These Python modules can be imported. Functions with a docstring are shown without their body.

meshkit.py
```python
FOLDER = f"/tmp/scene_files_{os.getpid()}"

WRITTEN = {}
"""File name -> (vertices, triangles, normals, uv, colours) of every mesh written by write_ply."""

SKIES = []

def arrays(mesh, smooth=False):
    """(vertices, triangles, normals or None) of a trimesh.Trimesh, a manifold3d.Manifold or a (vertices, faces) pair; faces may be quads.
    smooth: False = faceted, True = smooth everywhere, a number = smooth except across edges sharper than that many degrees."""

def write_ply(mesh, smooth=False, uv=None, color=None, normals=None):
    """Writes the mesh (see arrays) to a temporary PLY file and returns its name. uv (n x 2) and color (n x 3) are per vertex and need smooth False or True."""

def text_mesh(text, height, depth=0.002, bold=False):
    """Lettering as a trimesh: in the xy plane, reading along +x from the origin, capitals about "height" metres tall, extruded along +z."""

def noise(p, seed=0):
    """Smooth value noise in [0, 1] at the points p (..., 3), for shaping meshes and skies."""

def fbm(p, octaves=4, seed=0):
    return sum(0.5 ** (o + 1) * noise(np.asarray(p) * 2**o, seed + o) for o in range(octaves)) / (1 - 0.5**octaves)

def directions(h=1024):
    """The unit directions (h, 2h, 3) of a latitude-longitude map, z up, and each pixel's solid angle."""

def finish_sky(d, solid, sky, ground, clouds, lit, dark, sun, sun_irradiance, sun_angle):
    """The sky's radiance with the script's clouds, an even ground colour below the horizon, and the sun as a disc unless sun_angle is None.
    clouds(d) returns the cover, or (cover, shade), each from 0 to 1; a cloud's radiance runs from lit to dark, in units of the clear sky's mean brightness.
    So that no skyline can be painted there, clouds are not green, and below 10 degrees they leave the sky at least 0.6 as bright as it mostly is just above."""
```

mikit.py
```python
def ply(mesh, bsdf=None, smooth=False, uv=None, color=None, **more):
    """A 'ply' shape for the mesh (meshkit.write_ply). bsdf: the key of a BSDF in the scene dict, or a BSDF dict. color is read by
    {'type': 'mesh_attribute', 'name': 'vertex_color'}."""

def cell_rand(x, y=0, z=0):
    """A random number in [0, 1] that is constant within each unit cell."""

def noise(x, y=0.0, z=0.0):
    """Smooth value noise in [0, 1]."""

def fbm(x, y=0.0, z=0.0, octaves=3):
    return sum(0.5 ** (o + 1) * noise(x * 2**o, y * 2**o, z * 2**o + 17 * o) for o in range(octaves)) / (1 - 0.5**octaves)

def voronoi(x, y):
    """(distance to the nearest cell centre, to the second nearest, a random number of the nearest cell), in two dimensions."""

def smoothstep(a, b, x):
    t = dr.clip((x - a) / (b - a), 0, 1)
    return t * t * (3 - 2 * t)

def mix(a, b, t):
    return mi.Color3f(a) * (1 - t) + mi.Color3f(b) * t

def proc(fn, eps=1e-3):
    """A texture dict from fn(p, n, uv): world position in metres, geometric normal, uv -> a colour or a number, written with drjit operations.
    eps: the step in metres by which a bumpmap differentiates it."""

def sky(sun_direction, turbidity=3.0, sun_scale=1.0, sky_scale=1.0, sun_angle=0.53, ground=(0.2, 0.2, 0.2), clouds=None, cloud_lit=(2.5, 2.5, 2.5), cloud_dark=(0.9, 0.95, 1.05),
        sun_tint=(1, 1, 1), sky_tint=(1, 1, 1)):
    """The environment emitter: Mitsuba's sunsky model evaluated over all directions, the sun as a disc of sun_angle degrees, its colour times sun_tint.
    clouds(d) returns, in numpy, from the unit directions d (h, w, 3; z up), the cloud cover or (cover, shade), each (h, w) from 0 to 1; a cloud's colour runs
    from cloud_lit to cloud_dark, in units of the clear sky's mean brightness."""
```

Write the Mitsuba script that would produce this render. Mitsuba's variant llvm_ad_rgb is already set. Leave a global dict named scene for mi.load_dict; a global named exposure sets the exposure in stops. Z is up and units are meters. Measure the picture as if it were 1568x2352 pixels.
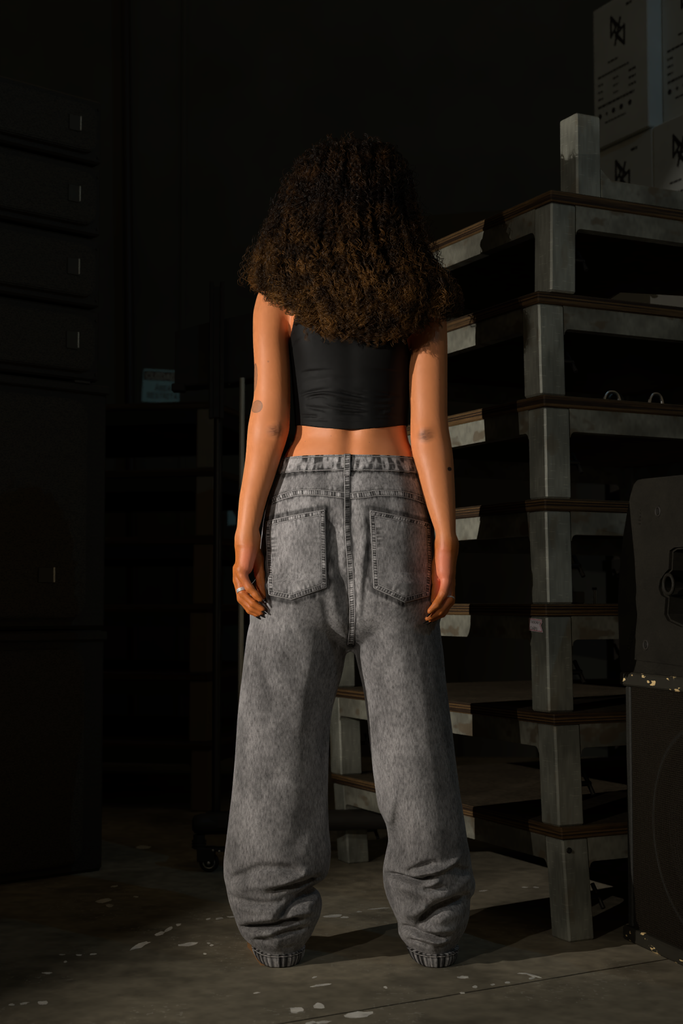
import math, os, tempfile
import numpy as np, trimesh, manifold3d as m3
import drjit as dr
import mitsuba as mi
import mikit, meshkit
from mikit import proc, noise, fbm, voronoi, smoothstep, mix, cell_rand
from scipy.interpolate import PchipInterpolator
from shapely.geometry import Polygon, box as sbox, Point
from shapely.geometry.polygon import orient
from shapely.ops import unary_union

T = mi.ScalarTransform4f
scene, labels = {}, {}
rng = np.random.default_rng(7)

# ------------------------------------------------------------------ camera
FOCAL = 3333.0 / 1568.0            # focal length in frame widths (about a 50 mm lens)
PITCH, CAM_H = 0.0629, 0.734
scene['camera'] = {
    'type': 'thinlens', 'fov': math.degrees(2 * math.atan(0.5 / FOCAL)), 'fov_axis': 'x',
    'aperture_radius': 0.0055, 'focus_distance': 3.02, 'near_clip': 0.05, 'far_clip': 60.0,
    'to_world': T().look_at(origin=[0, 0, CAM_H], target=[0, math.cos(PITCH), CAM_H + math.sin(PITCH)], up=[0, 0, 1])}

# ------------------------------------------------------------------ light
exposure = 0.0
# two focusing stage lamps on the left, behind the camera: each a wide hard-edged beam with a hotter middle
LAMPS = [([-2.50, 1.36, 1.40], (64.5, -8), 10.2, 15.0), ([-1.40, 0.36, 1.40], (42, -13), 2.9, 0.8)]
def lamp_aim(o, az, el):
    a, e = math.radians(az), math.radians(el)
    return [o[0] + math.sin(a) * math.cos(e), o[1] + math.cos(a) * math.cos(e), o[2] + math.sin(e)]
for i, (o, aim, wide, core) in enumerate(LAMPS):
    scene[f'stage_lamp_{i}'] = {'type': 'spot', 'to_world': T().look_at(origin=o, target=lamp_aim(o, *aim), up=[0, 0, 1]),
        'intensity': {'type': 'rgb', 'value': [wide, wide * .925, wide * .82]}, 'cutoff_angle': 25.5, 'beam_width': 22.0}
    scene[f'stage_lamp_core_{i}'] = {'type': 'spot', 'to_world': T().look_at(origin=o, target=[-0.06, 3.0, 1.0], up=[0, 0, 1]),
        'intensity': {'type': 'rgb', 'value': [core, core * .95, core * .89]}, 'cutoff_angle': 17.0, 'beam_width': 3.0}
# a cool point light far up on the right; its real source is unseen
scene['cool_lamp'] = {'type': 'point', 'position': [2.5, 0.8, 3.7], 'intensity': {'type': 'rgb', 'value': [0.48, 1.10, 1.62]}}
# what little light the dark hall has
scene['ambient'] = {'type': 'constant', 'radiance': {'type': 'rgb', 'value': [0.038, 0.030, 0.0185]}}

# ------------------------------------------------------------------ helpers
CP, SP = math.cos(PITCH), math.sin(PITCH)
def at(px, py, Y):
    """The point at depth Y seen at a place of the 1568 x 2352 photograph."""
    a, u = (px - 784.0) / 3333.0, (1176.0 - py) / 3333.0
    d = np.array([a, CP - u * SP, SP + u * CP])
    return np.array([0, 0, CAM_H]) + d * (Y / d[1])
def on_floor(px, py, z=0.0):
    a, u = (px - 784.0) / 3333.0, (1176.0 - py) / 3333.0
    d = np.array([a, CP - u * SP, SP + u * CP])
    return np.array([0, 0, CAM_H]) + d * ((z - CAM_H) / d[2])

used = {}
def key_for(name, parent=None):
    base = f'{parent}__{name}' if parent else name
    n = used.get(base, -1) + 1
    used[base] = n
    return base if n == 0 else f'{base}_{n:03d}'
def add(name, mesh, mat, parent=None, label=None, category=None, group=None, kind=None, smooth=False, uv=None, color=None, **kw):
    k = key_for(name, parent)
    scene[k] = mikit.ply(mesh, mat, smooth=smooth, uv=uv, color=color, **kw)
    tag(k, label, category, group, kind)
    return k
def tag(k, label=None, category=None, group=None, kind=None):
    d = {a: b for a, b in (('label', label), ('category', category), ('group', group), ('kind', kind)) if b}
    if d: labels[k] = d
def thing(name, label, category, group=None, kind=None):
    k = key_for(name); tag(k, label, category, group, kind); return k

def cat(*ms):
    return trimesh.util.concatenate([m for m in ms if m is not None])
def cbox(lo, hi, c=0.003):
    """A box with chamfered edges."""
    lo, hi = np.array(lo, float), np.array(hi, float)
    c = min(c, 0.45 * (hi - lo).min())
    pts = []
    for s in np.ndindex(2, 2, 2):
        p = np.where(s, hi, lo); q = np.where(s, -1, 1) * c
        for k in range(3):
            v = p + q; v[k] = p[k]; pts.append(v)
    return trimesh.convex.convex_hull(np.array(pts))
def frame(o, ex, ey):
    ex, ey = np.array(ex, float), np.array(ey, float)
    M = np.eye(4); M[:3, 0] = ex; M[:3, 1] = ey; M[:3, 2] = np.cross(ex, ey); M[:3, 3] = o
    return M
def moved(mesh, M):
    m = mesh.copy(); m.apply_transform(M); return m
def cyl(p0, p1, r, n=20, r1=None):
    p0, p1 = np.array(p0, float), np.array(p1, float)
    prof = [[0, 0], [r * .94, 0], [r, r * .06], [r1 or r, 1 - 1e-9], [0, 1]]
    L = np.linalg.norm(p1 - p0); r1 = r1 or r
    c = min(r, r1, L / 2) * .08
    m = trimesh.creation.revolve(np.array([[0, 0], [r - c, 0], [r, c], [r1, L - c], [r1 - c, L], [0, L]]), sections=n)
    m.apply_transform(trimesh.geometry.align_vectors([0, 0, 1], (p1 - p0) / L)); m.apply_translation(p0)
    return m
def tube(points, r, n=8, closed=False):
    """A round bar bent along points."""
    p = np.array(points, float); N = len(p)
    t = np.gradient(p, axis=0) if not closed else np.roll(p, -1, 0) - np.roll(p, 1, 0)
    t /= np.linalg.norm(t, axis=1, keepdims=True)
    a = np.cross(t[0], [0, 0, 1] if abs(t[0][2]) < .9 else [1, 0, 0]); rows = []
    ang = np.arange(n) * 2 * np.pi / n
    r = np.broadcast_to(r, (N,))
    for i in range(N):
        a = a - t[i] * (a @ t[i]); a /= np.linalg.norm(a); b = np.cross(t[i], a)
        rows.append(p[i] + r[i] * (np.cos(ang)[:, None] * a + np.sin(ang)[:, None] * b))
    v = np.array(rows).reshape(-1, 3); f = []
    for i in range(N if closed else N - 1):
        j = (i + 1) % N
        for k in range(n):
            l = (k + 1) % n
            f += [[i * n + k, i * n + l, j * n + l], [i * n + k, j * n + l, j * n + k]]
    if not closed:
        v = np.vstack([v, p[:1], p[-1:]]); a0, a1 = len(v) - 2, len(v) - 1
        for k in range(n):
            l = (k + 1) % n
            f += [[a0, l, k], [a1, (N - 1) * n + k, (N - 1) * n + l]]
    return trimesh.Trimesh(v, f, process=False)
def extrude(poly, h, M=None):
    m = trimesh.creation.extrude_polygon(poly, h, engine='earcut')
    if M is not None: m.apply_transform(M)
    return m
def cs(poly):
    return m3.CrossSection([np.array(orient(poly).exterior.coords)[:-1]])
def bevel_prism(poly, h, c, M=None):
    """An extruded outline whose upper rim is bevelled by c."""
    CS = cs(poly)
    a = m3.Manifold.extrude(CS, h - c)
    inner = CS.offset(-c, m3.JoinType.Round)
    hull = [a]
    # stepped bevel of three layers
    for i in range(1, 4):
        o = CS.offset(-c * (1 - math.cos(i * math.pi / 6)), m3.JoinType.Round)
        hull.append(m3.Manifold.extrude(o, h - c + c * math.sin(i * math.pi / 6)))
    r = m3.Manifold.batch_boolean(hull, m3.OpType.Add).to_mesh()
    m = trimesh.Trimesh(r.vert_properties[:, :3], r.tri_verts, process=False)
    if M is not None: m.apply_transform(M)
    return m
def rrect(x0, y0, x1, y1, r):
    return sbox(x0 + r, y0 + r, x1 - r, y1 - r).buffer(r, quad_segs=5)
def to_manifold(m):
    return m3.Manifold(m3.Mesh(np.array(m.vertices, np.float32), np.array(m.faces, np.uint32)))
def from_manifold(M):
    r = M.to_mesh(); return trimesh.Trimesh(r.vert_properties[:, :3], r.tri_verts, process=False)

# ------------------------------------------------------------------ materials
def principled(color, rough=.6, metal=0.0, spec=.5, **kw):
    c = color if isinstance(color, dict) else {'type': 'rgb', 'value': list(color)}
    return {'type': 'twosided', 'bsdf': {'type': 'principled', 'base_color': c, 'roughness': rough, 'metallic': metal, 'specular': spec, **kw}}

def floor_color(p, n, uv):
    g = fbm(p.x * 2.3, p.y * 2.3, 0, 4); s = fbm(p.x * 40, p.y * 40, 3.0, 3)
    base = mix([0.168, 0.148, 0.106], [0.262, 0.227, 0.162], smoothstep(.3, .72, g)) * (0.72 + 0.56 * s)
    stain = smoothstep(.55, .75, fbm(p.x * 5 + 9, p.y * 7, 1.0, 3))
    base = base * (1 - .35 * stain)
    fine = smoothstep(.80, .86, noise(p.x * 150, p.y * 150, 2.0)) * smoothstep(.55, .7, noise(p.x * 9, p.y * 9, 5.0))
    return mix(base, [.40, .39, .34], fine * .25)
scene['mat_floor'] = {'type': 'twosided', 'bsdf': {'type': 'principled', 'base_color': proc(floor_color), 'roughness': .55, 'specular': .3}}
scene['mat_paint_chip'] = principled(proc(lambda p, n, uv: mi.Color3f([.62, .60, .54]) * (.6 + .6 * fbm(p.x * 70, p.y * 70, 1.0, 3))), .6)
scene['mat_joint'] = principled((.03, .027, .022), .9)
scene['mat_wall'] = principled(proc(lambda p, n, uv: mi.Color3f([.085, .085, .072]) * (.75 + .5 * fbm(p.x * 3, p.z * 3, p.y, 4))), .85, spec=.2)
scene['mat_pipe'] = principled((.012, .006, .005), .5)

def steel(p, n, uv):
    g = fbm(p.x * 14, p.y * 14, p.z * 9, 3); s = fbm(p.x * 160, p.y * 160, p.z * 22, 2)
    c = mix([.21, .215, .178], [.37, .375, .31], smoothstep(.3, .7, g)) * (.75 + .5 * s)
    drip = smoothstep(.60, .72, fbm(p.x * 30 + 4, p.y * 30, p.z * 12, 3))
    c = mix(c, [.22, .175, .11], drip * .45)
    scr = smoothstep(.80, .86, noise(p.x * 60, p.y * 60, p.z * 400))
    return c * (1 + .35 * scr)
scene['mat_steel'] = {'type': 'twosided', 'bsdf': {'type': 'principled', 'base_color': proc(steel), 'roughness': .42, 'metallic': .25, 'specular': .5}}
def rail(p, n, uv):
    g = fbm(p.x * 9, p.y * 9, p.z * 12, 3); s = fbm(p.x * 120, p.y * 120, p.z * 60, 2)
    c = mix([.14, .135, .105], [.27, .265, .21], smoothstep(.3, .7, g)) * (.75 + .5 * s)
    return mix(c, [.13, .09, .05], smoothstep(.56, .7, fbm(p.x * 22, p.y * 22, p.z * 30, 3)) * .7)
scene['mat_rail'] = {'type': 'twosided', 'bsdf': {'type': 'principled', 'base_color': proc(rail), 'roughness': .45, 'metallic': .2, 'specular': .5}}
def plyedge(p, n, uv):
    lay = noise(p.x * 2, p.y * 2, p.z * 330); w = fbm(p.x * 40, p.y * 40, p.z * 200, 3)
    c = mix([.024, .012, .005], [.125, .070, .025], smoothstep(.35, .7, lay)) * (.55 + .8 * w)
    top = smoothstep(.5, .9, n.z)
    t = mix([.032, .024, .014], [.060, .045, .027], fbm(p.x * 12, p.y * 12, 0.0, 4)) * (.7 + .6 * noise(p.x * 120, p.y * 120, 0.0))
    return c * (1 - top) + t * top
scene['mat_shaded_steel'] = principled((.24, .19, .12), .6, .1)  # steel darkened in its colour for the dim far left stack
scene['mat_pole'] = principled((.72, .69, .58), .3, .45)
scene['mat_plywood'] = principled(proc(plyedge), .7, spec=.3)
scene['mat_black_paint'] = principled(proc(lambda p, n, uv: mi.Color3f([.020, .017, .013]) * (.7 + .6 * fbm(p.x * 30, p.y * 30, p.z * 30, 3))), .55, spec=.4)
scene['mat_speaker'] = principled(proc(lambda p, n, uv: mi.Color3f([.020, .019, .015]) * (.7 + .6 * noise(p.x * 420, p.y * 420, p.z * 420))), .65, spec=.3)
scene['mat_grille'] = principled(proc(lambda p, n, uv: mi.Color3f([.018, .016, .012]) * (.55 + .9 * noise(p.x * 300, p.y * 300, p.z * 300))), .6, spec=.3)
scene['mat_array'] = principled(proc(lambda p, n, uv: mi.Color3f([.038, .033, .024]) * (.7 + .6 * noise(p.x * 420, p.y * 420, p.z * 420))), .6, spec=.3)
scene['mat_array_grille'] = principled(proc(lambda p, n, uv: mi.Color3f([.050, .043, .029]) * (.45 + 1.1 * noise(p.x * 300, p.y * 300, p.z * 300))), .6, spec=.3)
scene['mat_painted_glint'] = principled((.9, .86, .74), .4)  # near-white, puts the light on a badge edge into the colour
scene['mat_wedge'] = principled(proc(lambda p, n, uv: mix([.0095, .0082, .0055], [.018, .0155, .0105], fbm(p.x * 18, p.y * 18, p.z * 18, 4)) * (.7 + .6 * noise(p.x * 350, p.y * 350, p.z * 350))), .65, spec=.2)
scene['mat_worn_wood'] = principled(proc(lambda p, n, uv: mix([.022, .019, .012], [.75, .55, .26], smoothstep(.66, .71, fbm(p.x * 45, p.y * 45, p.z * 90, 3)))), .6)
scene['mat_dark_metal'] = principled((.05, .047, .04), .35, .7)
scene['mat_wire'] = principled((.024, .018, .011), .5, .3)
scene['mat_chrome'] = principled((.75, .75, .74), .18, 1.0)
scene['mat_silver'] = principled((.80, .80, .80), .38, .55)
scene['mat_badge'] = principled((.060, .055, .042), .5, .3)
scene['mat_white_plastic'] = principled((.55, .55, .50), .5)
scene['mat_pale_board'] = principled((.62, .54, .50), .6)
scene['mat_paper'] = principled((.88, .80, .85), .7)
scene['mat_red_ink'] = principled((.48, .10, .12), .7)
scene['mat_ink'] = principled((.03, .025, .03), .8)
scene['mat_sign_blue'] = principled((.42, .80, .92), .5)
scene['mat_sign_dark'] = principled((.10, .07, .055), .6)
scene['mat_sign_text'] = principled((.62, .70, .66), .6)
def carton(p, n, uv):
    return mi.Color3f([.66, .69, .66]) * (.85 + .3 * fbm(p.x * 8, p.y * 8, p.z * 8, 3))
scene['mat_carton'] = principled(proc(carton), .75, spec=.25)
scene['mat_tape'] = principled((.06, .03, .015), .6)

# ------------------------------------------------------------------ the setting
def on_plane(px, py, o, n):
    a, u = (px - 784.0) / 3333.0, (1176.0 - py) / 3333.0
    d = np.array([a, CP - u * SP, SP + u * CP]); c = np.array([0, 0, CAM_H])
    return c + d * (np.dot(np.array(o) - c, n) / np.dot(d, n))
WALL_Y = 7.0
add('floor', cbox([-4.5, -1.5, -.12], [4.5, WALL_Y + .05, -.03], .005), 'mat_joint', kind='structure')
j0, j1 = on_floor(700, 2342)[:2], on_floor(1568, 2197)[:2]
jd = (j1 - j0) / np.linalg.norm(j1 - j0)
jl, jr = j0 + jd * (-4.5 - j0[0]) / jd[0], j0 + jd * (4.5 - j0[0]) / jd[0]
def ragged(a, b, off, amp, seed):
    """A slightly crumbled slab edge from a to b."""
    t = np.linspace(0, 1, 420); p = a + (b - a) * t[:, None]
    n = np.array([-(b - a)[1], (b - a)[0]]) / np.linalg.norm(b - a)
    w = meshkit.fbm(np.stack([t * 300, t * 0, t * 0], -1), 3, seed) - .3
    return p + n * (off + amp * np.clip(w, 0, 1))[:, None]
far = Polygon(np.vstack([ragged(jl, jr, .0022, .004, 1), [[4.5, WALL_Y], [-4.5, WALL_Y]]])).buffer(0)
near = Polygon(np.vstack([ragged(jl, jr, -.0022, -.004, 2), [[4.5, -1.5], [-4.5, -1.5]]])).buffer(0)
for poly in (far, near):
    add('slab', extrude(poly, .03, trimesh.transformations.translation_matrix([0, 0, -.03])), 'mat_floor', 'floor')

def chip(cx, cy, w, h, ang=0, seed=0, nv=11):
    r = np.random.default_rng(seed); a = np.arange(nv) / nv * 2 * np.pi + r.uniform(-.12, .12, nv)
    rad = r.uniform(.62, 1.12, nv); x, y = np.cos(a) * rad * w / 2, np.sin(a) * rad * h / 2
    c, s = math.cos(ang), math.sin(ang)
    pts = [on_floor(cx + c * u - s * v, cy + s * u + c * v)[:2] for u, v in zip(x, y)]
    return Polygon(pts).buffer(0)
CHIPS = [(323, 2171, 54, 13, -.42), (366, 2145, 30, 9, -.3), (388, 2134, 24, 9, -.5), (410, 2124, 13, 6, -.2), (433, 2169, 46, 8, -.1),
         (99, 2303, 30, 9, -.05), (55, 2305, 26, 5, -.2), (28, 2308, 16, 5, 0), (240, 2069, 50, 9, -.15), (252, 2080, 22, 7, .1),
         (478, 2111, 13, 4, -.2), (504, 2110, 20, 5, -.15), (532, 2106, 22, 4, 0), (142, 2193, 16, 3, 0), (181, 2194, 16, 4, 0), (213, 2192, 18, 4, -.1),
         (150, 2209, 9, 5, 0), (108, 2235, 28, 5, 0), (262, 2036, 18, 4, -.2), (330, 1946, 44, 8, -.05),
         (738, 2263, 58, 6, -.1), (680, 2320, 36, 14, -.1), (733, 2311, 34, 15, .1), (826, 2331, 78, 17, -.1), (712, 2350, 30, 8, -.2), (742, 2348, 36, 7, -.1),
         (1063, 2245, 28, 7, -.03), (1200, 2236, 26, 3, .02), (1224, 2241, 42, 5, .25), (885, 2268, 10, 5, .3), (722, 2245, 12, 4, -.3), (588, 2281, 18, 3, -.1),
         (762, 2104, 52, 7, -.05), (793, 2107, 24, 5, 0), (825, 2094, 14, 3, 0), (868, 2087, 56, 3, -.1), (1090, 2267, 14, 6, 0), (1131, 2262, 12, 5, 0),
         (1165, 2257, 16, 5, 0), (1222, 2247, 16, 6, -.2), (1062, 2281, 14, 5, 0), (486, 2171, 9, 5, 0), (470, 2191, 9, 4, 0), (479, 2167, 8, 4, 0), (312, 2060, 12, 4, 0),
         (1205, 2038, 14, 2, 0), (1230, 2038, 16, 2, .1), (1110, 2046, 22, 2, -.1)]
for i, (cx, cy, w, h, a) in enumerate(CHIPS):
    pl = chip(cx, cy, w, h, a, i)
    pl = pl if pl.geom_type == 'Polygon' else max(pl.geoms, key=lambda g: g.area)
    add('paint_chip', extrude(pl, .0006, trimesh.transformations.translation_matrix([0, 0, -.0001])), 'mat_paint_chip', 'floor')
add('wall_back', cbox([-4.5, WALL_Y, -.05], [4.5, WALL_Y + .12, 4.2], .01), 'mat_wall', kind='structure')
add('wall_left', cbox([-4.6, -1.5, -.05], [-4.5, WALL_Y + .12, 4.2], .01), 'mat_wall', kind='structure')
# raised trim strip on the back wall
p0, p1 = at(418, 0, WALL_Y - .012), at(418, 800, WALL_Y - .012)
add('trim_1', cbox([p1[0] - .012, WALL_Y - .012, .0], [p1[0] + .012, WALL_Y + .01, 4.1], .004), 'mat_wall', kind='structure')

# pipe in front of the back wall
a, b = at(304, 1500, 6.9), at(287, -80, 6.9)
d = (b - a) / (b - a)[2]
a = a + d * (0 - a[2])
k = thing('vertical_pipe', 'dark vertical pipe rising beside the tall speaker stack, in front of the wall', 'pipe')
add('shaft', cyl(a, b, .026, 18, .023), 'mat_pipe', k)
add('base_flange', cyl(a, a + [0, 0, .012], .06, 24), 'mat_pipe', k)

# warning sign on the wall
SX0, SX1 = at(325, 885, WALL_Y - .006)[0], at(420, 885, WALL_Y - .006)[0]
SZ1, SZ0 = at(330, 847, WALL_Y - .006)[2], at(330, 922, WALL_Y - .006)[2]
k = thing('warning_sign', 'small pale blue warning sign with a dark header on the back wall', 'sign')
sw, sh = SX1 - SX0, SZ1 - SZ0
WF = frame([SX0, WALL_Y, SZ0], [1, 0, 0], [0, 0, 1])       # z axis of this frame comes out of the wall
tilt = trimesh.transformations.rotation_matrix(-.055, [0, 0, 1])
WF = WF @ tilt
add('plate', bevel_prism(rrect(0, 0, sw, sh, .006), .006, .0015, WF), 'mat_sign_blue', k)
hd = frame([0, 0, 0], [1, 0, 0], [0, 1, 0])
def onsign(m, x, y, z=.006):
    return moved(m, WF @ trimesh.transformations.translation_matrix([x, y, z]))
add('header', onsign(extrude(rrect(.004, sh * .665, sw - .004, sh - .009, .003), .0008), 0, 0), 'mat_sign_dark', k)
def centred(txt, h, cx, cy, bold=True, width=None):
    m = meshkit.text_mesh(txt, h, .0008, bold)
    if width: m.apply_scale([width / (m.bounds[1, 0] - m.bounds[0, 0]), 1, 1])
    c = m.bounds.mean(0); m.apply_translation([cx - c[0], cy - c[1], 0]); return m
add('lettering', onsign(centred('CUIDADO', sh * .185, sw / 2, sh * .80, True, sw * .86), 0, 0, .0068), 'mat_sign_text', k, label='grey word CUIDADO in the header')
add('lettering', onsign(centred('ÁREA', sh * .17, sw / 2, sh * .46, True, sw * .40), 0, 0), 'mat_sign_dark', k, label='dark word ÁREA')
add('lettering', onsign(centred('RESTRITA', sh * .17, sw / 2, sh * .20, True, sw * .74), 0, 0), 'mat_sign_dark', k, label='dark word RESTRITA')
q = [at(x, y, WALL_Y) for x, y in [(523, 1159), (541, 1187), (541, 1205), (523, 1207)]]
q = [(p[0], p[2]) for p in q]
add('torn_notice', extrude(Polygon(q), .004, frame([0, WALL_Y, 0], [1, 0, 0], [0, 0, 1])), 'mat_sign_blue',
    label='small torn blue notice on the wall, seen between the stand poles', category='notice')

# ------------------------------------------------------------------ stage risers
RH, RL, LEG, PLY, BEAM = .2434, 1.13, .068, .027, .052
def riser(bot, top, e2, e1, z0, label, group, rise=RH, upturned=False, mats=('mat_rail', 'mat_steel')):
    """A square stage riser: plywood deck, four rails, four square legs. bot/top: xy of the near corner at the foot and at the deck."""
    k = thing('stage_riser', label, 'stage riser', group)
    e1, e2 = np.array([*e1, 0.]), np.array([*e2, 0.])
    bot, top = np.array([*bot, 0.]), np.array([*top, 0.])
    def put(m):
        v = np.array(m.vertices)
        w = np.clip(v[:, 2:3] / rise, 0, 1)
        if upturned: w = 1 - w
        o = bot * (1 - w) + top * w
        z = rise - v[:, 2] if upturned else v[:, 2]
        out = o + v[:, :1] * e2 + v[:, 1:2] * e1
        out[:, 2] = z0 + z
        r = trimesh.Trimesh(out, m.faces, process=False)
        if upturned: r.invert()
        return r
    zt = rise - PLY
    add('plywood_deck', put(cbox([-.004, -.004, zt], [RL + .004, RL + .004, rise], .003)), 'mat_plywood', k)
    f = .014
    def railpoly(l):
        x0, x1 = LEG, l - LEG
        arc = lambda cx, cz, a0, a1: [(cx + f * math.cos(t), cz + f * math.sin(t)) for t in np.linspace(a0, a1, 5)]
        zb = zt - BEAM
        return Polygon([(x0, zt)] + [(x0, zb - f)] + arc(x0 + f, zb - f, math.pi, math.pi / 2) + arc(x1 - f, zb - f, math.pi / 2, 0) + [(x1, zb - f), (x1, zt)])
    pl = railpoly(RL)
    t = .03
    for M in (frame([0, t + .001, 0], [1, 0, 0], [0, 0, 1]), frame([0, RL - .001, 0], [1, 0, 0], [0, 0, 1]),
              frame([.001, 0, 0], [0, 1, 0], [0, 0, 1]), frame([RL - t - .001, 0, 0], [0, 1, 0], [0, 0, 1])):
        add('rail', put(extrude(pl, t, M)), mats[0], k)
    for i, (x, y) in enumerate(((0, 0), (RL - LEG, 0), (0, RL - LEG), (RL - LEG, RL - LEG))):
        g = add('leg', put(cbox([x, y, 0], [x + LEG, y + LEG, zt], .004)), mats[1], k)
        if upturned: continue
        # clamping screw on the inner side of the leg
        sx = -1 if x > .5 else 1
        c = np.array([x + (LEG if sx > 0 else 0), y + LEG * .5, .085])
        rod = cyl(c, c + [sx * .045, 0, 0], .006, 10)
        bar = cyl(c + [sx * .04, -.018, -.024], c + [sx * .04, .018, .024], .005, 10)
        add('clamp_screw', put(cat(rod, bar)), 'mat_dark_metal', g)
    return k, put
YAW = .4624
E1, E2 = np.array([-math.sin(YAW), math.cos(YAW)]), np.array([math.cos(YAW), math.sin(YAW)])
def near_y(z): return 3.195
TOPX = [1289, 1272, 1254, 1252, 1250, 1236, 1266]
BOTX = [1307, 1283, 1260.5, 1258.6, 1254.5, 1242, 1265]
ZB = [0] + [float(at(1260, y, 3.195)[2]) for y in (1900, 1637, 1387, 1144, 906, 668, 436)]     # where the decks meet
def corner(px, z):
    Y = near_y(z)
    py = 1176 - 3333 * math.tan(math.atan((z - CAM_H) / Y) - PITCH)
    return at(px, py, Y)[:2]
RLAB = ['lowest of the right stack, standing on the floor', 'second riser from the floor in the right stack',
        'third riser from the floor in the right stack, just under the labelled one', 'fourth riser from the floor in the right stack, with the pink label on its corner',
        'fifth riser from the floor in the right stack', 'sixth riser from the floor in the right stack, under the metal handles',
        'topmost upright one of the right stack']
RLAB = ['grey steel riser with plywood deck, ' + s for s in RLAB]
# deck 3 carries the label: fourth from the floor is the one whose rail is at label height
RLAB[2], RLAB[3] = ('grey steel stage riser with plywood deck, third from the floor, pink label on its corner',
                    'grey steel stage riser with plywood deck, fourth from the floor in the right stack')
RLAB[4] = 'grey steel stage riser with plywood deck, fifth from the floor, metal handles lying on it'
RLAB[5] = 'grey steel stage riser with plywood deck, sixth from the floor, added light patch on it'
risers = []
for i in range(7):
    risers.append(riser(corner(BOTX[i], ZB[i]), corner(TOPX[i], ZB[i + 1]), E2, E1, ZB[i], RLAB[i], 'stage risers of the right stack', ZB[i + 1] - ZB[i]))
n7 = corner(1268, ZB[7]) + .082 * E2 + .02 * E1
k = thing('leg_frame', 'upturned steel leg frame on top of the right stack, one square leg pointing up', 'riser frame')
F7 = frame([*n7, ZB[7]], [*E2, 0], [*E1, 0])
for x in (0, RL - LEG): add('leg', moved(cbox([x, 0, 0], [x + LEG, LEG, .196], .004), F7), 'mat_steel', k)
add('rail', moved(cbox([LEG, .002, 0], [RL - LEG, .032, .052], .003), F7), 'mat_rail', k)
add('gusset', moved(extrude(Polygon([(LEG, .05), (LEG + .03, .05), (LEG, .075)]), .028, frame([0, .031, 0], [1, 0, 0], [0, 0, 1])), F7), 'mat_rail', k)

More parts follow.
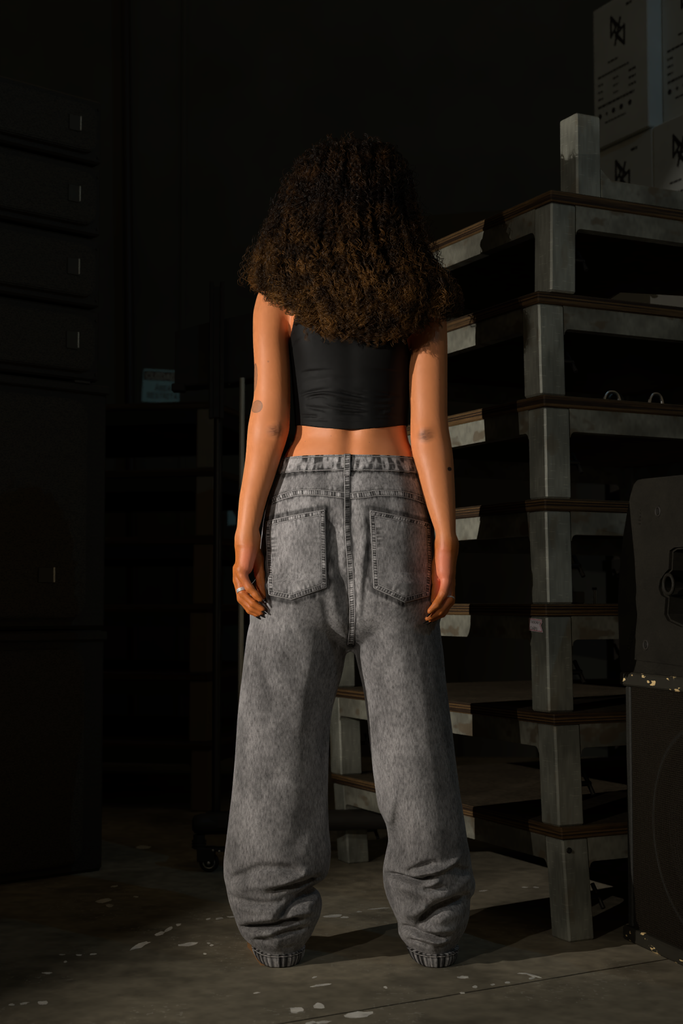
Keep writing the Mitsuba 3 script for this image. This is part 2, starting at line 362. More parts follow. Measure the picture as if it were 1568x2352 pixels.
# bolts that show on the right stack
def bolt(k, px, py, r, side):
    z = on_plane(px, py, [*corner(1289, .2), .2], [E1[0] * side[0] + E2[0] * side[1], E1[1] * side[0] + E2[1] * side[1], 0])
    n = -np.array([*(E1 * (1 - side[1]) * 0 + (E1 if side[0] else E2)), 0])
    add('bolt', cat(cyl(z - n * .012, z + n * .004, r, 18), cyl(z + n * .003, z + n * .009, r * .6, 6)), 'mat_dark_metal', k)
bolt(risers[0][0], 1305, 1953, .0065, (1, 0))

# pink bordered label stuck on the third riser
o3 = np.array([*corner(1254, ZB[3]), ZB[3]]); nf = np.array([-E2[0], -E2[1], 0])
pts = [on_plane(x, y, o3 + nf * .0022, nf) for x, y in [(1214.5, 1419), (1244, 1423), (1245, 1431), (1241.5, 1436), (1245, 1446), (1246.5, 1453), (1215, 1448)]]
LF = frame(o3 + nf * .0022, -np.array([*E1, 0]), [0, 0, 1])
inv = np.linalg.inv(LF)
pl = Polygon([(inv @ np.append(p, 1))[:2] for p in pts])
k = thing('paper_label', 'small white paper label with a pink border and handwriting on the riser corner', 'label')
add('paper', extrude(pl, .0006, LF), 'mat_paper', k)
add('border', extrude(pl.buffer(-.0012).difference(pl.buffer(-.0026)), .0009, LF), 'mat_red_ink', k)
x0, y0, x1, y1 = pl.bounds
for txt, fy, fw in (('TROCAR O', .70, .72), ('CoRPo', .27, .50)):
    m = meshkit.text_mesh(txt, .0068, .001); m.apply_scale([(x1 - x0) * fw / (m.bounds[1, 0] - m.bounds[0, 0]), 1, 1])
    m.apply_translation([x0 + (x1 - x0) * .12 - m.bounds[0, 0], y0 + (y1 - y0) * fy - .0034, 0])
    m.apply_transform(trimesh.transformations.rotation_matrix(-.06, [0, 0, 1], [(x0 + x1) / 2, (y0 + y1) / 2, 0]))
    add('handwriting', moved(m, LF), 'mat_ink', k)

# things lying on the risers
def riser_point(i, s2, s1, dz=0):
    p = corner(TOPX[i], ZB[i + 1]) + E2 * s2 + E1 * s1
    return np.array([*p, ZB[i + 1] + dz])
def lie(i, s2, s1, rot):
    o = riser_point(i, s2, s1); c, s = math.cos(rot + YAW), math.sin(rot + YAW)
    return frame(o, [c, s, 0], [-s, c, 0])
# bent steel handles, each on two feet
for j, (px0, px1, lab, mat) in enumerate(((1384, 1424, 'bent chrome handle with doubled legs, the left one on the fifth riser', 'mat_dark_metal'), (1488, 1522, 'thin bent chrome handle, the right one on the fifth riser', 'mat_chrome'))):
    o = riser_point(4, 0, .10); nn = np.array([E1[0], E1[1], 0])
    A, B = on_plane(px0, 915, o, nn), on_plane(px1, 918, o, nn)
    A[2] = B[2] = ZB[5]; h = .030 if j == 0 else .034
    u = (B - A) / np.linalg.norm(B - A); M_ = (A + B) / 2 + [0, 0, h]
    tt = np.linspace(0, np.pi, 15)
    r = np.linalg.norm(B - A) / 2
    arc = [A + [0, 0, .004]] + [(A + B) / 2 - u * r * .9 * np.sign(math.cos(t)) * abs(math.cos(t)) ** .8 + np.array([0, 0, .006 + h * math.sin(t) ** .8]) for t in tt] + [B + [0, 0, .004]]
    k = thing('bent_handle', lab, 'handle', 'bent handles on the fifth riser')
    add('bar', tube(arc, .0045, 10), 'mat_chrome', k)
    add('foot', cbox(A - [.012, .010, 0], A + [.010, .010, .014], .003), 'mat_dark_metal', k)
    add('foot', cat(cbox(B - [.010, .010, 0], B + [.016, .012, .012], .003), tube([B + [0, .01, .006], B + u * .05 + [0, .01, .004]], .005, 8)), 'mat_dark_metal', k)
    if j == 0:
        add('bar', tube([p + nn * .025 + u * .03 for p in arc], .0045, 10), 'mat_dark_metal', k)
for j, (s2, w, lab) in enumerate(((.18, .115, 'pale board lying behind the left bent handle'), (.315, .20, 'pale board lying behind the right bent handle'))):
    for q in range(2):
        F = lie(4, s2 + .004 * q, .20, -.03)
        add('pale_board', moved(cbox([0, 0, .0005 + q * .0155], [w, .14, .0150 + q * .0155], .002), F), 'mat_pale_board',
            label=lab + (', lower one' if q == 0 else ', upper one'), category='board', group='pale boards on the fifth riser')
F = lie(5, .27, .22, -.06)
add('light_patch_panel', moved(extrude(Polygon([(0, 0), (.12, .075), (.40, .085), (.40, 0)]), .03, frame([0, .03, 0], [1, 0, 0], [0, 0, 1])), F), 'mat_white_plastic', label='tapering pale panel added as the lit patch of a rail, on the sixth riser', category='panel')  # added pale panel, stands for lamp light falling on a rail
o = riser_point(2, 0, .25); nn = np.array([E1[0], E1[1], 0])
A = on_plane(1325, 1368, o, nn); B = on_plane(1350, 1368, o, nn); A[2] = B[2] = ZB[3]
u = (B - A) / np.linalg.norm(B - A)
FF = frame(A, u, np.cross([0, 0, 1], u))
k = thing('white_block', 'small white block on the third riser, seen between the leg and the wedge speaker', 'block')
add('body', moved(cbox([0, 0, 0], [.024, .03, .030], .003), FF), 'mat_white_plastic', k)
k = thing('metal_pin', 'thin upright metal pin beside the small white block', 'pin')
c = A + u * .052
add('shank', cyl(c, c + [0, 0, .034], .0035, 12), 'mat_chrome', k)
add('head', cyl(c + [0, 0, .034], c + [0, 0, .040], .006, 12), 'mat_dark_metal', k)

# second stack of risers far on the left
LE1, LE2 = np.array([-.975, .222]), np.array([.222, .975])
lx = [482, 477, 477, 484, 489, 490]
nums = ['bottom', 'second', 'third', 'fourth', 'fifth', 'topmost']
for i in range(6):
    c = at(lx[i], 1400, 5.17)[:2]
    riser(c, c, LE2, LE1, i * RH, f'dim steel stage riser, {nums[i]} from the floor in the far left stack' if i not in (0, 5) else f'dim steel stage riser, {nums[i]} one of the far left stack', 'stage risers of the far left stack', mats=('mat_black_paint', 'mat_shaded_steel'))  # shade of this corner put into darker rail and leg colours

# ------------------------------------------------------------------ cartons behind the right stack
A0 = np.array([1.067, 4.971]) + E2 * .016
CW, CH, CD, CZ = .32, .5305, .42, .275
def cfr(o, z): return frame([*o, z], [*E2, 0], [*E1, 0])
k = thing('added_case', 'tall dark case added under the printed cartons, behind the right stack', 'case')  # added dark case, fills the shaded space and carries the cartons
FP = cfr(A0 - E1 * CW, 0); ZC = CZ + 3 * CH
add('body', moved(cbox([.01, .01, 0], [CD - .01, 2 * CW - .01, ZC - .02], .008), FP), 'mat_black_paint', k)
add('lid', moved(cbox([0, 0, ZC - .02], [CD, 2 * CW, ZC - .0005], .004), FP), 'mat_black_paint', k)
for q in range(3): add('edge_band', moved(cbox([.004, .004, .25 + .6 * q], [CD - .004, 2 * CW - .004, .29 + .6 * q], .003), FP), 'mat_dark_metal', k)
LOGO = [[(-.95, 2.10), (-1., -.33), (-.25, .60), (-.95, 2.10)], [(.95, .30), (.90, -1.98), (-.30, -.47), (.95, .30)], [(.36, 1.42), (-.42, -1.50)], [(-.95, 2.1), (.4, .15)], [(.90, -1.98), (-.45, .1)]]
from shapely.geometry import LineString
logo = unary_union([LineString([(x * .040, y * .030) for x, y in s]).buffer(.0052, cap_style='square') for s in LOGO])
def printed(key, F, full=True, seed=0):
    # printed face: local -x side; u runs from the far edge to the near edge (rightwards), v up
    PF = F @ frame([0, CW, 0], [0, -1, 0], [0, 0, 1])
    def put(poly):
        return cat(*[extrude(g, .0008, PF) for g in getattr(poly, 'geoms', [poly])])
    from shapely import affinity
    add('printed_mark', put(affinity.translate(logo, CW * .47, CH * .76)), 'mat_ink', key)
    r = np.random.default_rng(seed); rows = []
    def line(v, u0, u1, h):
        u = u0
        while u < u1:
            w = r.uniform(.008, .022); rows.append(sbox(u, v - h / 2, min(u + w, u1), v + h / 2)); u += w + .004
    line(CH * .575, .09, .15, .007)
    line(CH * .50, .03, .21, .008)
    for v in (.445, .395, .345):
        line(CH * v, .03, .06, .007); line(CH * v, .12, .15, .006); line(CH * v, .21, .25, .008)
    line(CH * .29, .03, .24, .009)
    for u in (.04, .08, .12, .165, .215): rows.append(Point(u, CH * .225).buffer(.010 if u != .08 else .006, quad_segs=4))
    line(CH * .165, .07, .19, .006)
    line(CH * .91, .20, .235, .010)
    add('printed_text', put(unary_union(rows)), 'mat_ink', key, kind='stuff')
def carton_box(o, z, label, group='printed cartons behind the right stack', full=True, seed=0):
    k = thing('carton', label, 'box', group)
    F = cfr(o, z)
    add('body', moved(cbox([0, .002, .001], [CD, CW - .002, CH - .001], .004), F), 'mat_carton', k)
    add('packing_tape', moved(cat(cbox([CD * .46, .004, CH - .0015], [CD * .54, CW - .004, CH - .0005], .0002)), F), 'mat_tape', k)
    if full: printed(k, F, True, seed)
for lv in (3, 4):
    for col in range(2):
        o = A0 - E1 * (CW * col) + (-E2 * .008 if (lv == 4 and col == 0) else E2 * .052 if lv == 4 else 0) + E2 * .006 * (lv % 2)
        lab = {(4, 0): 'white printed carton jutting out, topmost of the left column, bluish edge', (4, 1): 'white printed carton at the top right corner, topmost of the right column',
               (3, 0): 'white printed carton right behind the upturned riser leg', (3, 1): 'white printed carton cut by the right edge, under the top right carton'}[(lv, col)]
        carton_box(o, CZ + lv * CH, lab, full=lv >= 3, seed=lv * 2 + col)

# ------------------------------------------------------------------ right: subwoofer and wedge monitor
S0 = on_floor(1446, 2158)[:2]
SE = np.array([-.29, .957]); SN = np.array([-.957, -.29])      # along the face (away), outward normal of the face
SW_, SHT, SD = .62, at(1420, 1543, S0[1])[2], .55
FS = frame([*S0, 0], [*(-SE), 0], [0, 0, 1])                     # x along the face towards the camera, y up, z out of the face
k = thing('subwoofer', 'black mesh fronted subwoofer cabinet on the floor at the right edge, under the wedge speaker', 'speaker')
carc = to_manifold(cbox([0, .03, -SD], [SW_, SHT - .03, -.012], .006))
ring_c = (SW_ * .52, SHT * .47); RR = .225
hole = m3.Manifold.cylinder(.10, RR, RR, 64).translate([ring_c[0], ring_c[1], -.11])
add('cabinet', moved(from_manifold(carc - hole), FS), 'mat_speaker', k, smooth=25)
for nm, y0, y1 in (('top_board', SHT - .03, SHT), ('bottom_board', 0, .03)):
    add(nm, moved(cbox([-.012, y0, -SD - .005], [SW_ + .012, y1, .012], .004), FS), 'mat_worn_wood', k)
for x in (0.0, SW_ - .02):
    add('side_edge', moved(cbox([x, .03, -.012], [x + .02, SHT - .03, .004], .003), FS), 'mat_speaker', k)
w = []
for t in np.arange(.022, SW_ - .02, .0045): w.append(trimesh.creation.box(bounds=[[t, .03, -.0015], [t + .0014, SHT - .03, 0]]))
for t in np.arange(.032, SHT - .03, .0045): w.append(trimesh.creation.box(bounds=[[.02, t, -.0022], [SW_ - .02, t + .0014, -.0006]]))
add('wire_grille', moved(cat(*w), FS), 'mat_wire', k, kind='stuff', label='fine wire mesh over the front')
prof = np.array([[RR - .03, .006], [RR - .03, .012], [RR - .012, .018], [RR + .01, .012], [RR + .014, 0], [RR - .03, 0]])
tr = trimesh.creation.revolve(np.vstack([prof, prof[:1]]), sections=72); tr.apply_translation([*ring_c, -.0175])
g = add('woofer', moved(trimesh.creation.revolve(np.array([[0, .03], [.05, .035], [.07, .012], [RR - .03, .075], [RR - .004, .08], [RR - .004, .0], [0, 0]]), sections=64).apply_translation([*ring_c, -.105]), FS), 'mat_black_paint', k, smooth=30)
add('surround_ring', moved(tr, FS), 'mat_dark_metal', g, smooth=30)

k = thing('wedge_speaker', 'black moulded wedge speaker with a handle hole, lying on the subwoofer', 'speaker')
on3 = np.array([SN[0], SN[1], 0]); ow = np.array([*S0, SHT]) + on3 * .004
iw = np.linalg.inv(frame(ow, [*(-SE), 0], [0, 0, 1]))
FW = frame(ow, [*(-SE), 0], [0, 0, 1])
loc = lambda px, py: (iw @ np.append(on_plane(px, py, ow, on3), 1))[:2]
edge = [(1424, 1538), (1422, 1500), (1420, 1440), (1419, 1380), (1421, 1330), (1425, 1280), (1431, 1230), (1439, 1180), (1448, 1135), (1455, 1113), (1463, 1103), (1475, 1100)]
left = [loc(*e) for e in edge]
zb = .0005
W1 = .56
outl = Polygon([(left[0][0] + .012, zb)] + [(x, max(y, zb)) for x, y in left] + [(.40, left[-1][1] - .01), (W1, .20), (W1, zb)]).buffer(0)
body = m3.Manifold.extrude(cs(outl.buffer(-.008).buffer(.008)), .46).translate([0, 0, -.46])
hl = [loc(*e) for e in [(1555, 1262), (1546, 1268), (1544, 1310), (1536, 1318), (1524, 1335), (1521, 1350), (1526, 1364), (1537, 1370), (1536, 1385), (1534, 1410), (1540, 1422), (1570, 1436)]]
hand = Polygon(hl + [(hl[-1][0] + .12, hl[-1][1]), (hl[0][0] + .12, hl[0][1])]).buffer(0)
inset = Polygon([loc(*e) for e in [(1492, 1132), (1478, 1150), (1474, 1300), (1468, 1420), (1458, 1515)]] + [(.37, .02), (.37, left[-1][1] - .045)]).buffer(-.004).buffer(.004)
body = body - m3.Manifold.extrude(cs(hand), .12).translate([0, 0, -.10])
add('moulded_shell', moved(from_manifold(body), FW), 'mat_wedge', k, smooth=35)
pnl = bevel_prism(inset, .007, .003)
pnl = from_manifold(to_manifold(pnl) - m3.Manifold.extrude(cs(hand.buffer(.004)), .03).translate([0, 0, -.01]))
add('side_panel', moved(pnl, FW), 'mat_wedge', k, smooth=35)
cup = extrude(hand.buffer(.0005), .002, frame([0, 0, -.0995], [1, 0, 0], [0, 1, 0]))
hp = add('handle_recess', moved(cup, FW), 'mat_black_paint', k)
rim = trimesh.creation.torus(.020, .004, 28, 10); rim.apply_translation([*loc(1541, 1342), .006])
add('rim', moved(rim, FW), 'mat_wedge', hp, smooth=40)
for px, py in ((1518, 1175), (1490, 1481)):
    c = loc(px, py)
    cupm = trimesh.creation.torus(.0095, .0028, 24, 8); cupm.apply_translation([*c, .007])
    s = add('screw', moved(cat(cyl([*c, .006], [*c, .0095], .0062, 16)), FW), 'mat_dark_metal', k)
    add('washer', moved(cupm, FW), 'mat_black_paint', s, smooth=40)
ribs = []
for i in range(7):
    c = loc(1478 - i * 1.2, 1153 + i * 8); ribs.append(cbox([c[0] - .008, c[1] - .0022, -.002], [c[0] + .007, c[1] + .0016, .0035], .001))
for i in range(7):
    c = loc(1455 - i * 2.2, 1448 + i * 8); ribs.append(cbox([c[0] - .008, c[1] - .0022, -.002], [c[0] + .007, c[1] + .0016, .0035], .001))
for m in ribs: add('grip_rib', moved(m, FW), 'mat_wedge', k)

# ------------------------------------------------------------------ left: tall speaker stack
C0 = on_floor(237, 2000)[:2]
CE = np.array([.744, .668]); CN = np.array([.668, -.744])
zc = lambda py: at(230, py, C0[1])[2]
def cab_frame(shift, z): return frame([*(C0 + CE * shift), z], [*CE, 0], [0, 0, 1])     # x along the face to the right corner at 0, y up, z outwards
def grille_front(k, F, w, h, m, dots):
    pl = rrect(-w + m, m, -m, h - m, min(.06, h * .22))
    add('grille', moved(bevel_prism(pl, .018, .010), F), 'mat_array_grille', k, smooth=30)
    x0, y0, x1, y1 = pl.bounds
    # beads for the highlights on the perforated rim, right side of the grille
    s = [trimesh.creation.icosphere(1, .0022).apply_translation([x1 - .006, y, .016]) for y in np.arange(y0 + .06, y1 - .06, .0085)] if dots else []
    if s: add('rim_glint_beads', moved(cat(*s), F), 'mat_badge', k, kind='stuff')
WM = .60
for i, (ya, yb) in enumerate(((880, 714), (711, 552), (548, 388), (384, 240))):
    z0, z1 = zc(ya), zc(yb) - (.006 if i < 3 else 0)
    k = thing('array_speaker', f'black array speaker module, {["lowest", "second from below", "third from below", "topmost"][i]} of the four on the subwoofers', 'speaker', 'array speakers of the left stack')
    F = cab_frame(-.030, z0); h = z1 - z0
    add('cabinet', moved(cbox([-WM, 0, -.40], [0, h, 0], .006), F), 'mat_array', k)
    grille_front(k, F, WM, h, .022, True)
    b = cbox([-.118, h * .40, .017], [-.082, h * .64, .0215], .001)
    bd = add('badge', moved(b, F), 'mat_badge', k)
    add('painted_glint', moved(cbox([-.0835, h * .42, .019], [-.0805, h * .64, .0235], .0005), F), 'mat_painted_glint', bd)  # painted glint along the right edge of the badge
    for sy in (.10, .86):
        add('screw', moved(cyl([-.012, h * sy, -.001], [-.012, h * sy, .003], .004, 10), F), 'mat_dark_metal', k)
    if i < 3:
        add('spacer', moved(cbox([-WM + .05, h, -.35], [-.05, h + .0062, -.05], .001), F), 'mat_black_paint', k)
for i, (ya, yb) in enumerate(((2000, 1447), (1444, 886))):
    z0, z1 = (0.0 if i == 0 else zc(ya)), zc(yb)
    h = z1 - z0
    k = thing('bass_cabinet', ['black bass cabinet with a large grille standing on the floor at the left', 'black bass cabinet with a badge, under the four array speakers'][i], 'speaker', 'bass cabinets of the left stack')
    F = cab_frame(0.0, z0)
    add('cabinet', moved(cbox([-.75, .0, -.62], [0, h, 0], .010), F), 'mat_array', k)
    add('top_rail', moved(cbox([-.75, h - .028, .0], [0, h - .004, .012], .004), F), 'mat_array', k)
    FG = F @ trimesh.transformations.translation_matrix([-.03, 0, 0])
    pl = rrect(-.70, .03, -.075, h - .05, .05)
    add('grille', moved(bevel_prism(pl, .022, .012), F), 'mat_array_grille', k, smooth=30)
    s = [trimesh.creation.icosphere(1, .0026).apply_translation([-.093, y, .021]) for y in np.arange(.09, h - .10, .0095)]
    add('rim_glint_beads', moved(cat(*s), F), 'mat_badge', k, kind='stuff')  # beads stand in for highlights on the rim
    if i == 1:
        bd = add('badge', moved(cbox([-.228, h * .185, .0215], [-.182, h * .245, .026], .001), F), 'mat_badge', k)
        add('painted_glint', moved(cbox([-.1835, h * .187, .024], [-.1795, h * .245, .0285], .0005), F), 'mat_painted_glint', bd)  # pale strip painted as the lit edge of this badge
        add('label_plate', moved(cbox([-.115, h - .003, -.03], [-.065, h + .004, .012], .001), F), 'mat_badge', k)

# ------------------------------------------------------------------ rolling screen stand
G0 = on_floor(480, 2003)
Yp = G0[1] + .10
k = thing('rolling_stand', 'black rolling stand with two poles and a caster, behind the left leg', 'stand')
def zpy(py, Y): return at(500, py, Y)[2]
bx0, bx1 = at(437, 1895, G0[1])[0], at(437, 1895, G0[1])[0] + .62
bz = zpy(1893, G0[1]); br = .029
m = tube([[bx0 + .006, G0[1], bz], [bx0 + .012, G0[1], bz], [bx0 + .03, G0[1], bz], [bx1, G0[1] + .12, bz], [bx1 + .01, G0[1] + .12, bz]], [.016, .024, br, br, .02], 20)
add('base_tube', m, 'mat_black_paint', k, smooth=40)
zt = zpy(965, Yp)
def pole(px, ya, yb, r, mat='mat_dark_metal'):
    x = at(px, 1300, Yp)[0]
    zb_ = bz - .005
    return cat(cyl([x, Yp, zb_], [x, Yp, zpy(ya, Yp)], r, 18)), x
m, xa = pole(499, 955, 1780, .0125); add('pole', m, 'mat_dark_metal', k)
m, xb = pole(554, 868, 1780, .0075); add('pole', m, 'mat_pole', k)
add('cross_foot', cat(cbox([xa - .03, G0[1] - .02, bz - .012], [xb + .03, Yp + .02, bz + .02], .005)), 'mat_black_paint', k)
x0, x1 = at(482, 800, Yp)[0], at(516, 800, Yp)[0]
for xx in (x0, x1 - .012):
    add('mounting_rail', cbox([xx, Yp - .028, zpy(964, Yp)], [xx + .012, Yp - .014, zpy(650, Yp)], .002), 'mat_black_paint', k)
add('mounting_plate', cbox([x0 + .010, Yp - .022, zpy(962, Yp)], [x1 - .010, Yp - .010, zpy(660, Yp)], .002), 'mat_black_paint', k)
ck = add('caster', cat(cyl([G0[0] - .028, G0[1], bz - .028], [G0[0] - .028, G0[1], .063], .016, 18),
                       *[cyl([G0[0] - .028, G0[1], z], [G0[0] - .028, G0[1], z + .004], .020, 18) for z in (.066, .074, .082)],
                       cbox([G0[0] - .032, G0[1] - .022, .030], [G0[0] + .016, G0[1] - .017, .068], .004), cbox([G0[0] - .032, G0[1] + .017, .030], [G0[0] + .016, G0[1] + .022, .068], .004),
                       cbox([G0[0] - .030, G0[1] - .02, .058], [G0[0] + .060, G0[1] + .02, .067], .003)), 'mat_black_paint', k)
wc = np.array([G0[0], G0[1], .0275])
wheel = trimesh.creation.torus(.0205, .007, 36, 12); wheel.apply_transform(trimesh.geometry.align_vectors([0, 0, 1], [0, 1, 0])); wheel.apply_translation(wc)
add('wheel', cat(wheel, cyl(wc - [0, .009, 0], wc + [0, .009, 0], .018, 28)), 'mat_black_paint', ck, smooth=40)
hub = trimesh.creation.torus(.0155, .0016, 32, 8); hub.apply_transform(trimesh.geometry.align_vectors([0, 0, 1], [0, 1, 0])); hub.apply_translation(wc - [0, .0095, 0])
add('hub_ring', hub, 'mat_chrome', ck, smooth=40)
for dx, dz, r in ((0, .001, .0052), (.012, .035, .0042), (.029, .0325, .0042)):
    add('rivet', trimesh.creation.icosphere(2, r).apply_translation(wc + [dx, -.0215, dz]), 'mat_chrome', ck, smooth=True)
# the case hung on the stand
k = thing('equipment_case', 'black equipment case hung on the upper part of the rolling stand', 'case')
cx0, cx1 = at(405, 800, Yp + .06)[0], at(592, 800, Yp + .06)[0]
pz = lambda py: at(480, py, Yp + .06)[2]
pl = Polygon([(cx0, pz(893)), (cx0, pz(768)), (at(458, 700, Yp + .06)[0], pz(752)), (cx1, pz(722)), (cx1, pz(870)), (at(540, 700, Yp + .06)[0], pz(884))])
add('shell', bevel_prism(pl, .10, .006, frame([0, Yp + .115, 0], [1, 0, 0], [0, 0, 1])), 'mat_black_paint', k, smooth=30)
add('corner_guard', cbox([cx0 - .008, Yp + .008, pz(904)], [cx0 + .03, Yp + .05, pz(886)], .003), 'mat_black_paint', k)
for px, py in ((453, 757),):
    c = at(px, py, Yp + .03); add('latch', cbox(c - [.012, .01, .003], c + [.012, .01, .003], .001), 'mat_dark_metal', k)
for px, py in ((530, 784), (529, 840), (526, 883), (496, 891), (412, 869)):
    c = at(px, py, Yp + .012); add('rivet', cyl(c, c + [0, .006, 0], .0022, 10), 'mat_badge', k)

# ------------------------------------------------------------------ the person
YC = 3.05
def PX(px, py=1300.0): return at(px, py, YC)[0]
def PZ(py): return at(784, py, YC)[2]
YB = YC - .115                               # the back of the figure, nearer to the camera than its middle
def QX(px, py=1300.0): return at(px, py, YB)[0]
def QZ(py): return at(784, py, YB)[2]
UN = (PX(884) - PX(784)) / 100.0            # one unit of the figure's pattern at its own distance, about 0.92 mm

class Field:
    """A signed distance field on a grid, built from limbs, with smooth joins."""
    def __init__(s, lo, hi, h):
        s.lo, s.h = np.array(lo, float), h
        s.n = np.ceil((np.array(hi) - s.lo) / h).astype(int) + 1
        s.ax = [s.lo[k] + h * np.arange(s.n[k]) for k in range(3)]
        s.f = np.full(s.n, .04, np.float32)
    def block(s, lo, hi):
        a = [max(0, int((lo[k] - s.lo[k]) / s.h) - 1) for k in range(3)]
        b = [min(s.n[k], int((hi[k] - s.lo[k]) / s.h) + 3) for k in range(3)]
        sl = tuple(slice(i, j) for i, j in zip(a, b))
        X = [s.ax[k][sl[k]].astype(np.float32).reshape([-1 if q == k else 1 for q in range(3)]) for k in range(3)]
        return sl, X
    def join(s, sl, d, k):
        g = s.f[sl]
        if np.isscalar(k) and k <= 0: s.f[sl] = np.minimum(g, d); return
        hh = np.maximum(k - np.abs(g - d), 0) / np.maximum(k, 1e-6)
        s.f[sl] = np.minimum(g, d) - hh * hh * k * .25
    def cone(s, p, q, r0, r1, k=.008, flat=None):
        p, q = np.array(p), np.array(q); m = max(r0, r1) + .03
        sl, X = s.block(np.minimum(p, q) - m, np.maximum(p, q) + m)
        v = q - p; L2 = max(v @ v, 1e-12)
        t = np.clip(sum((X[i] - p[i]) * v[i] for i in range(3)) / L2, 0, 1)
        d2 = sum((X[i] - p[i] - t * v[i]) ** 2 for i in range(3))
        s.join(sl, np.sqrt(d2) - (r0 + (r1 - r0) * t), k)
    def chain(s, pts, rs, k=.006):
        for i in range(len(pts) - 1): s.cone(pts[i], pts[i + 1], rs[i], rs[i + 1], k)
    def ball(s, c, r, k=.01):
        c, r = np.array(c), np.array(r) * np.ones(3)
        sl, X = s.block(c - r - .03, c + r + .03)
        q = np.sqrt(sum(((X[i] - c[i]) / r[i]) ** 2 for i in range(3)))
        s.join(sl, (q - 1) * r.min(), k)
    def loft(s, table, k=.01, p=2.0, kz=None, back=None):
        """table rows: level, left, right (pattern units), depth offset, half depth (metres)."""
        sl, X, d = s.loft_d(table, p, back)
        kk = k if kz is None else np.interp(X[2], *kz).astype(np.float32)
        s.join(sl, d, kk)
    def loft_d(s, table, p=2.0, back=None):
        t = np.array(sorted([[J(r[1], r[0], r[3])[2], J(r[1], r[0], r[3])[0], J(r[2], r[0], r[3])[0], YC + r[3], r[4]] for r in table]))
        lo = [t[:, 1].min() - .04, (t[:, 3] - t[:, 4]).min() - .04, t[0, 0] - .03]
        hi = [t[:, 2].max() + .04, (t[:, 3] + t[:, 4]).max() + .04, t[-1, 0] + .03]
        sl, X = s.block(lo, hi); z = X[2]; zc_ = np.clip(z, t[0, 0], t[-1, 0])
        L, R, cy, ry = [PchipInterpolator(t[:, 0], t[:, i])(zc_).astype(np.float32) for i in (1, 2, 3, 4)]
        cx, rx = (L + R) / 2, np.maximum((R - L) / 2, .002)
        y = X[1] - cy
        if back is not None: y = y - back(X[0], z, cx, rx, y)
        q = (np.abs((X[0] - cx) / rx) ** p + np.abs(y / ry) ** p) ** (1 / p)
        d = (q - 1) * np.minimum(rx, ry)
        d = np.maximum(d, np.maximum(z - t[-1, 0], t[0, 0] - z))
        return sl, X, d
    def mesh(s):
        """Surface nets: one vertex per cell that the surface crosses."""
        f = s.f; ins = f < 0; n = np.array(f.shape)
        cnt = np.zeros(n - 1, np.int8)
        for a in np.ndindex(2, 2, 2):
            cnt += ins[a[0]:n[0] - 1 + a[0], a[1]:n[1] - 1 + a[1], a[2]:n[2] - 1 + a[2]]
        cell = np.argwhere((cnt > 0) & (cnt < 8))
        idx = np.full(n - 1, -1, np.int32); idx[tuple(cell.T)] = np.arange(len(cell))
        acc, num = np.zeros((len(cell), 3)), np.zeros(len(cell))
        cs_ = list(np.ndindex(2, 2, 2))
        val = {c: f[tuple((cell + c).T)] for c in cs_}
        for c in cs_:
            for k in range(3):
                if c[k]: continue
                e = list(c); e[k] = 1; e = tuple(e)
                x = (val[c] < 0) != (val[e] < 0)
                t = np.where(x, val[c] / np.where(x, val[c] - val[e], 1), 0)
                P = np.tile(np.array(c, float), (len(cell), 1)); P[:, k] += t
                acc[x] += P[x]; num[x] += 1
        v = s.lo + s.h * (cell + acc / num[:, None])
        faces = []
        for k in range(3):
            u, w = (k + 1) % 3, (k + 2) % 3
            sh = n.copy(); sh[k] -= 1
            A = tuple(slice(0, sh[i]) for i in range(3))
            B = tuple(slice(1, n[i]) if i == k else slice(0, n[i]) for i in range(3))
            e = np.argwhere(ins[A] != ins[B])
            e = e[(e[:, u] > 0) & (e[:, w] > 0) & (e[:, u] < n[u] - 1) & (e[:, w] < n[w] - 1)]
            du, dw = np.eye(3, dtype=int)[u], np.eye(3, dtype=int)[w]
            q = np.stack([idx[tuple((e + o).T)] for o in (0 * du, -du, -du - dw, -dw)], 1)
            flip = ins[A][tuple(e.T)]
            q[~flip] = q[~flip][:, ::-1]
            faces.append(q)
        q = np.vstack(faces)
        m = trimesh.Trimesh(v, np.vstack([q[:, [0, 1, 2]], q[:, [0, 2, 3]]]), process=False)
        if m.volume < 0: m.invert()
        return m
def polish(m, n=4):
    from scipy.sparse import coo_matrix, diags
    e = np.vstack([m.faces[:, [0, 1]], m.faces[:, [1, 2]], m.faces[:, [2, 0]]]); e = np.vstack([e, e[:, ::-1]])
    A = coo_matrix((np.ones(len(e)), (e[:, 0], e[:, 1])), shape=(len(m.vertices),) * 2).tocsr(); A.data[:] = 1
    A = diags(1 / np.asarray(A.sum(1)).ravel()) @ A; v = np.array(m.vertices)
    for _ in range(n):
        for lam in (.5, -.51): v = v + lam * (A @ v - v)
    return trimesh.Trimesh(v, m.faces, process=False)

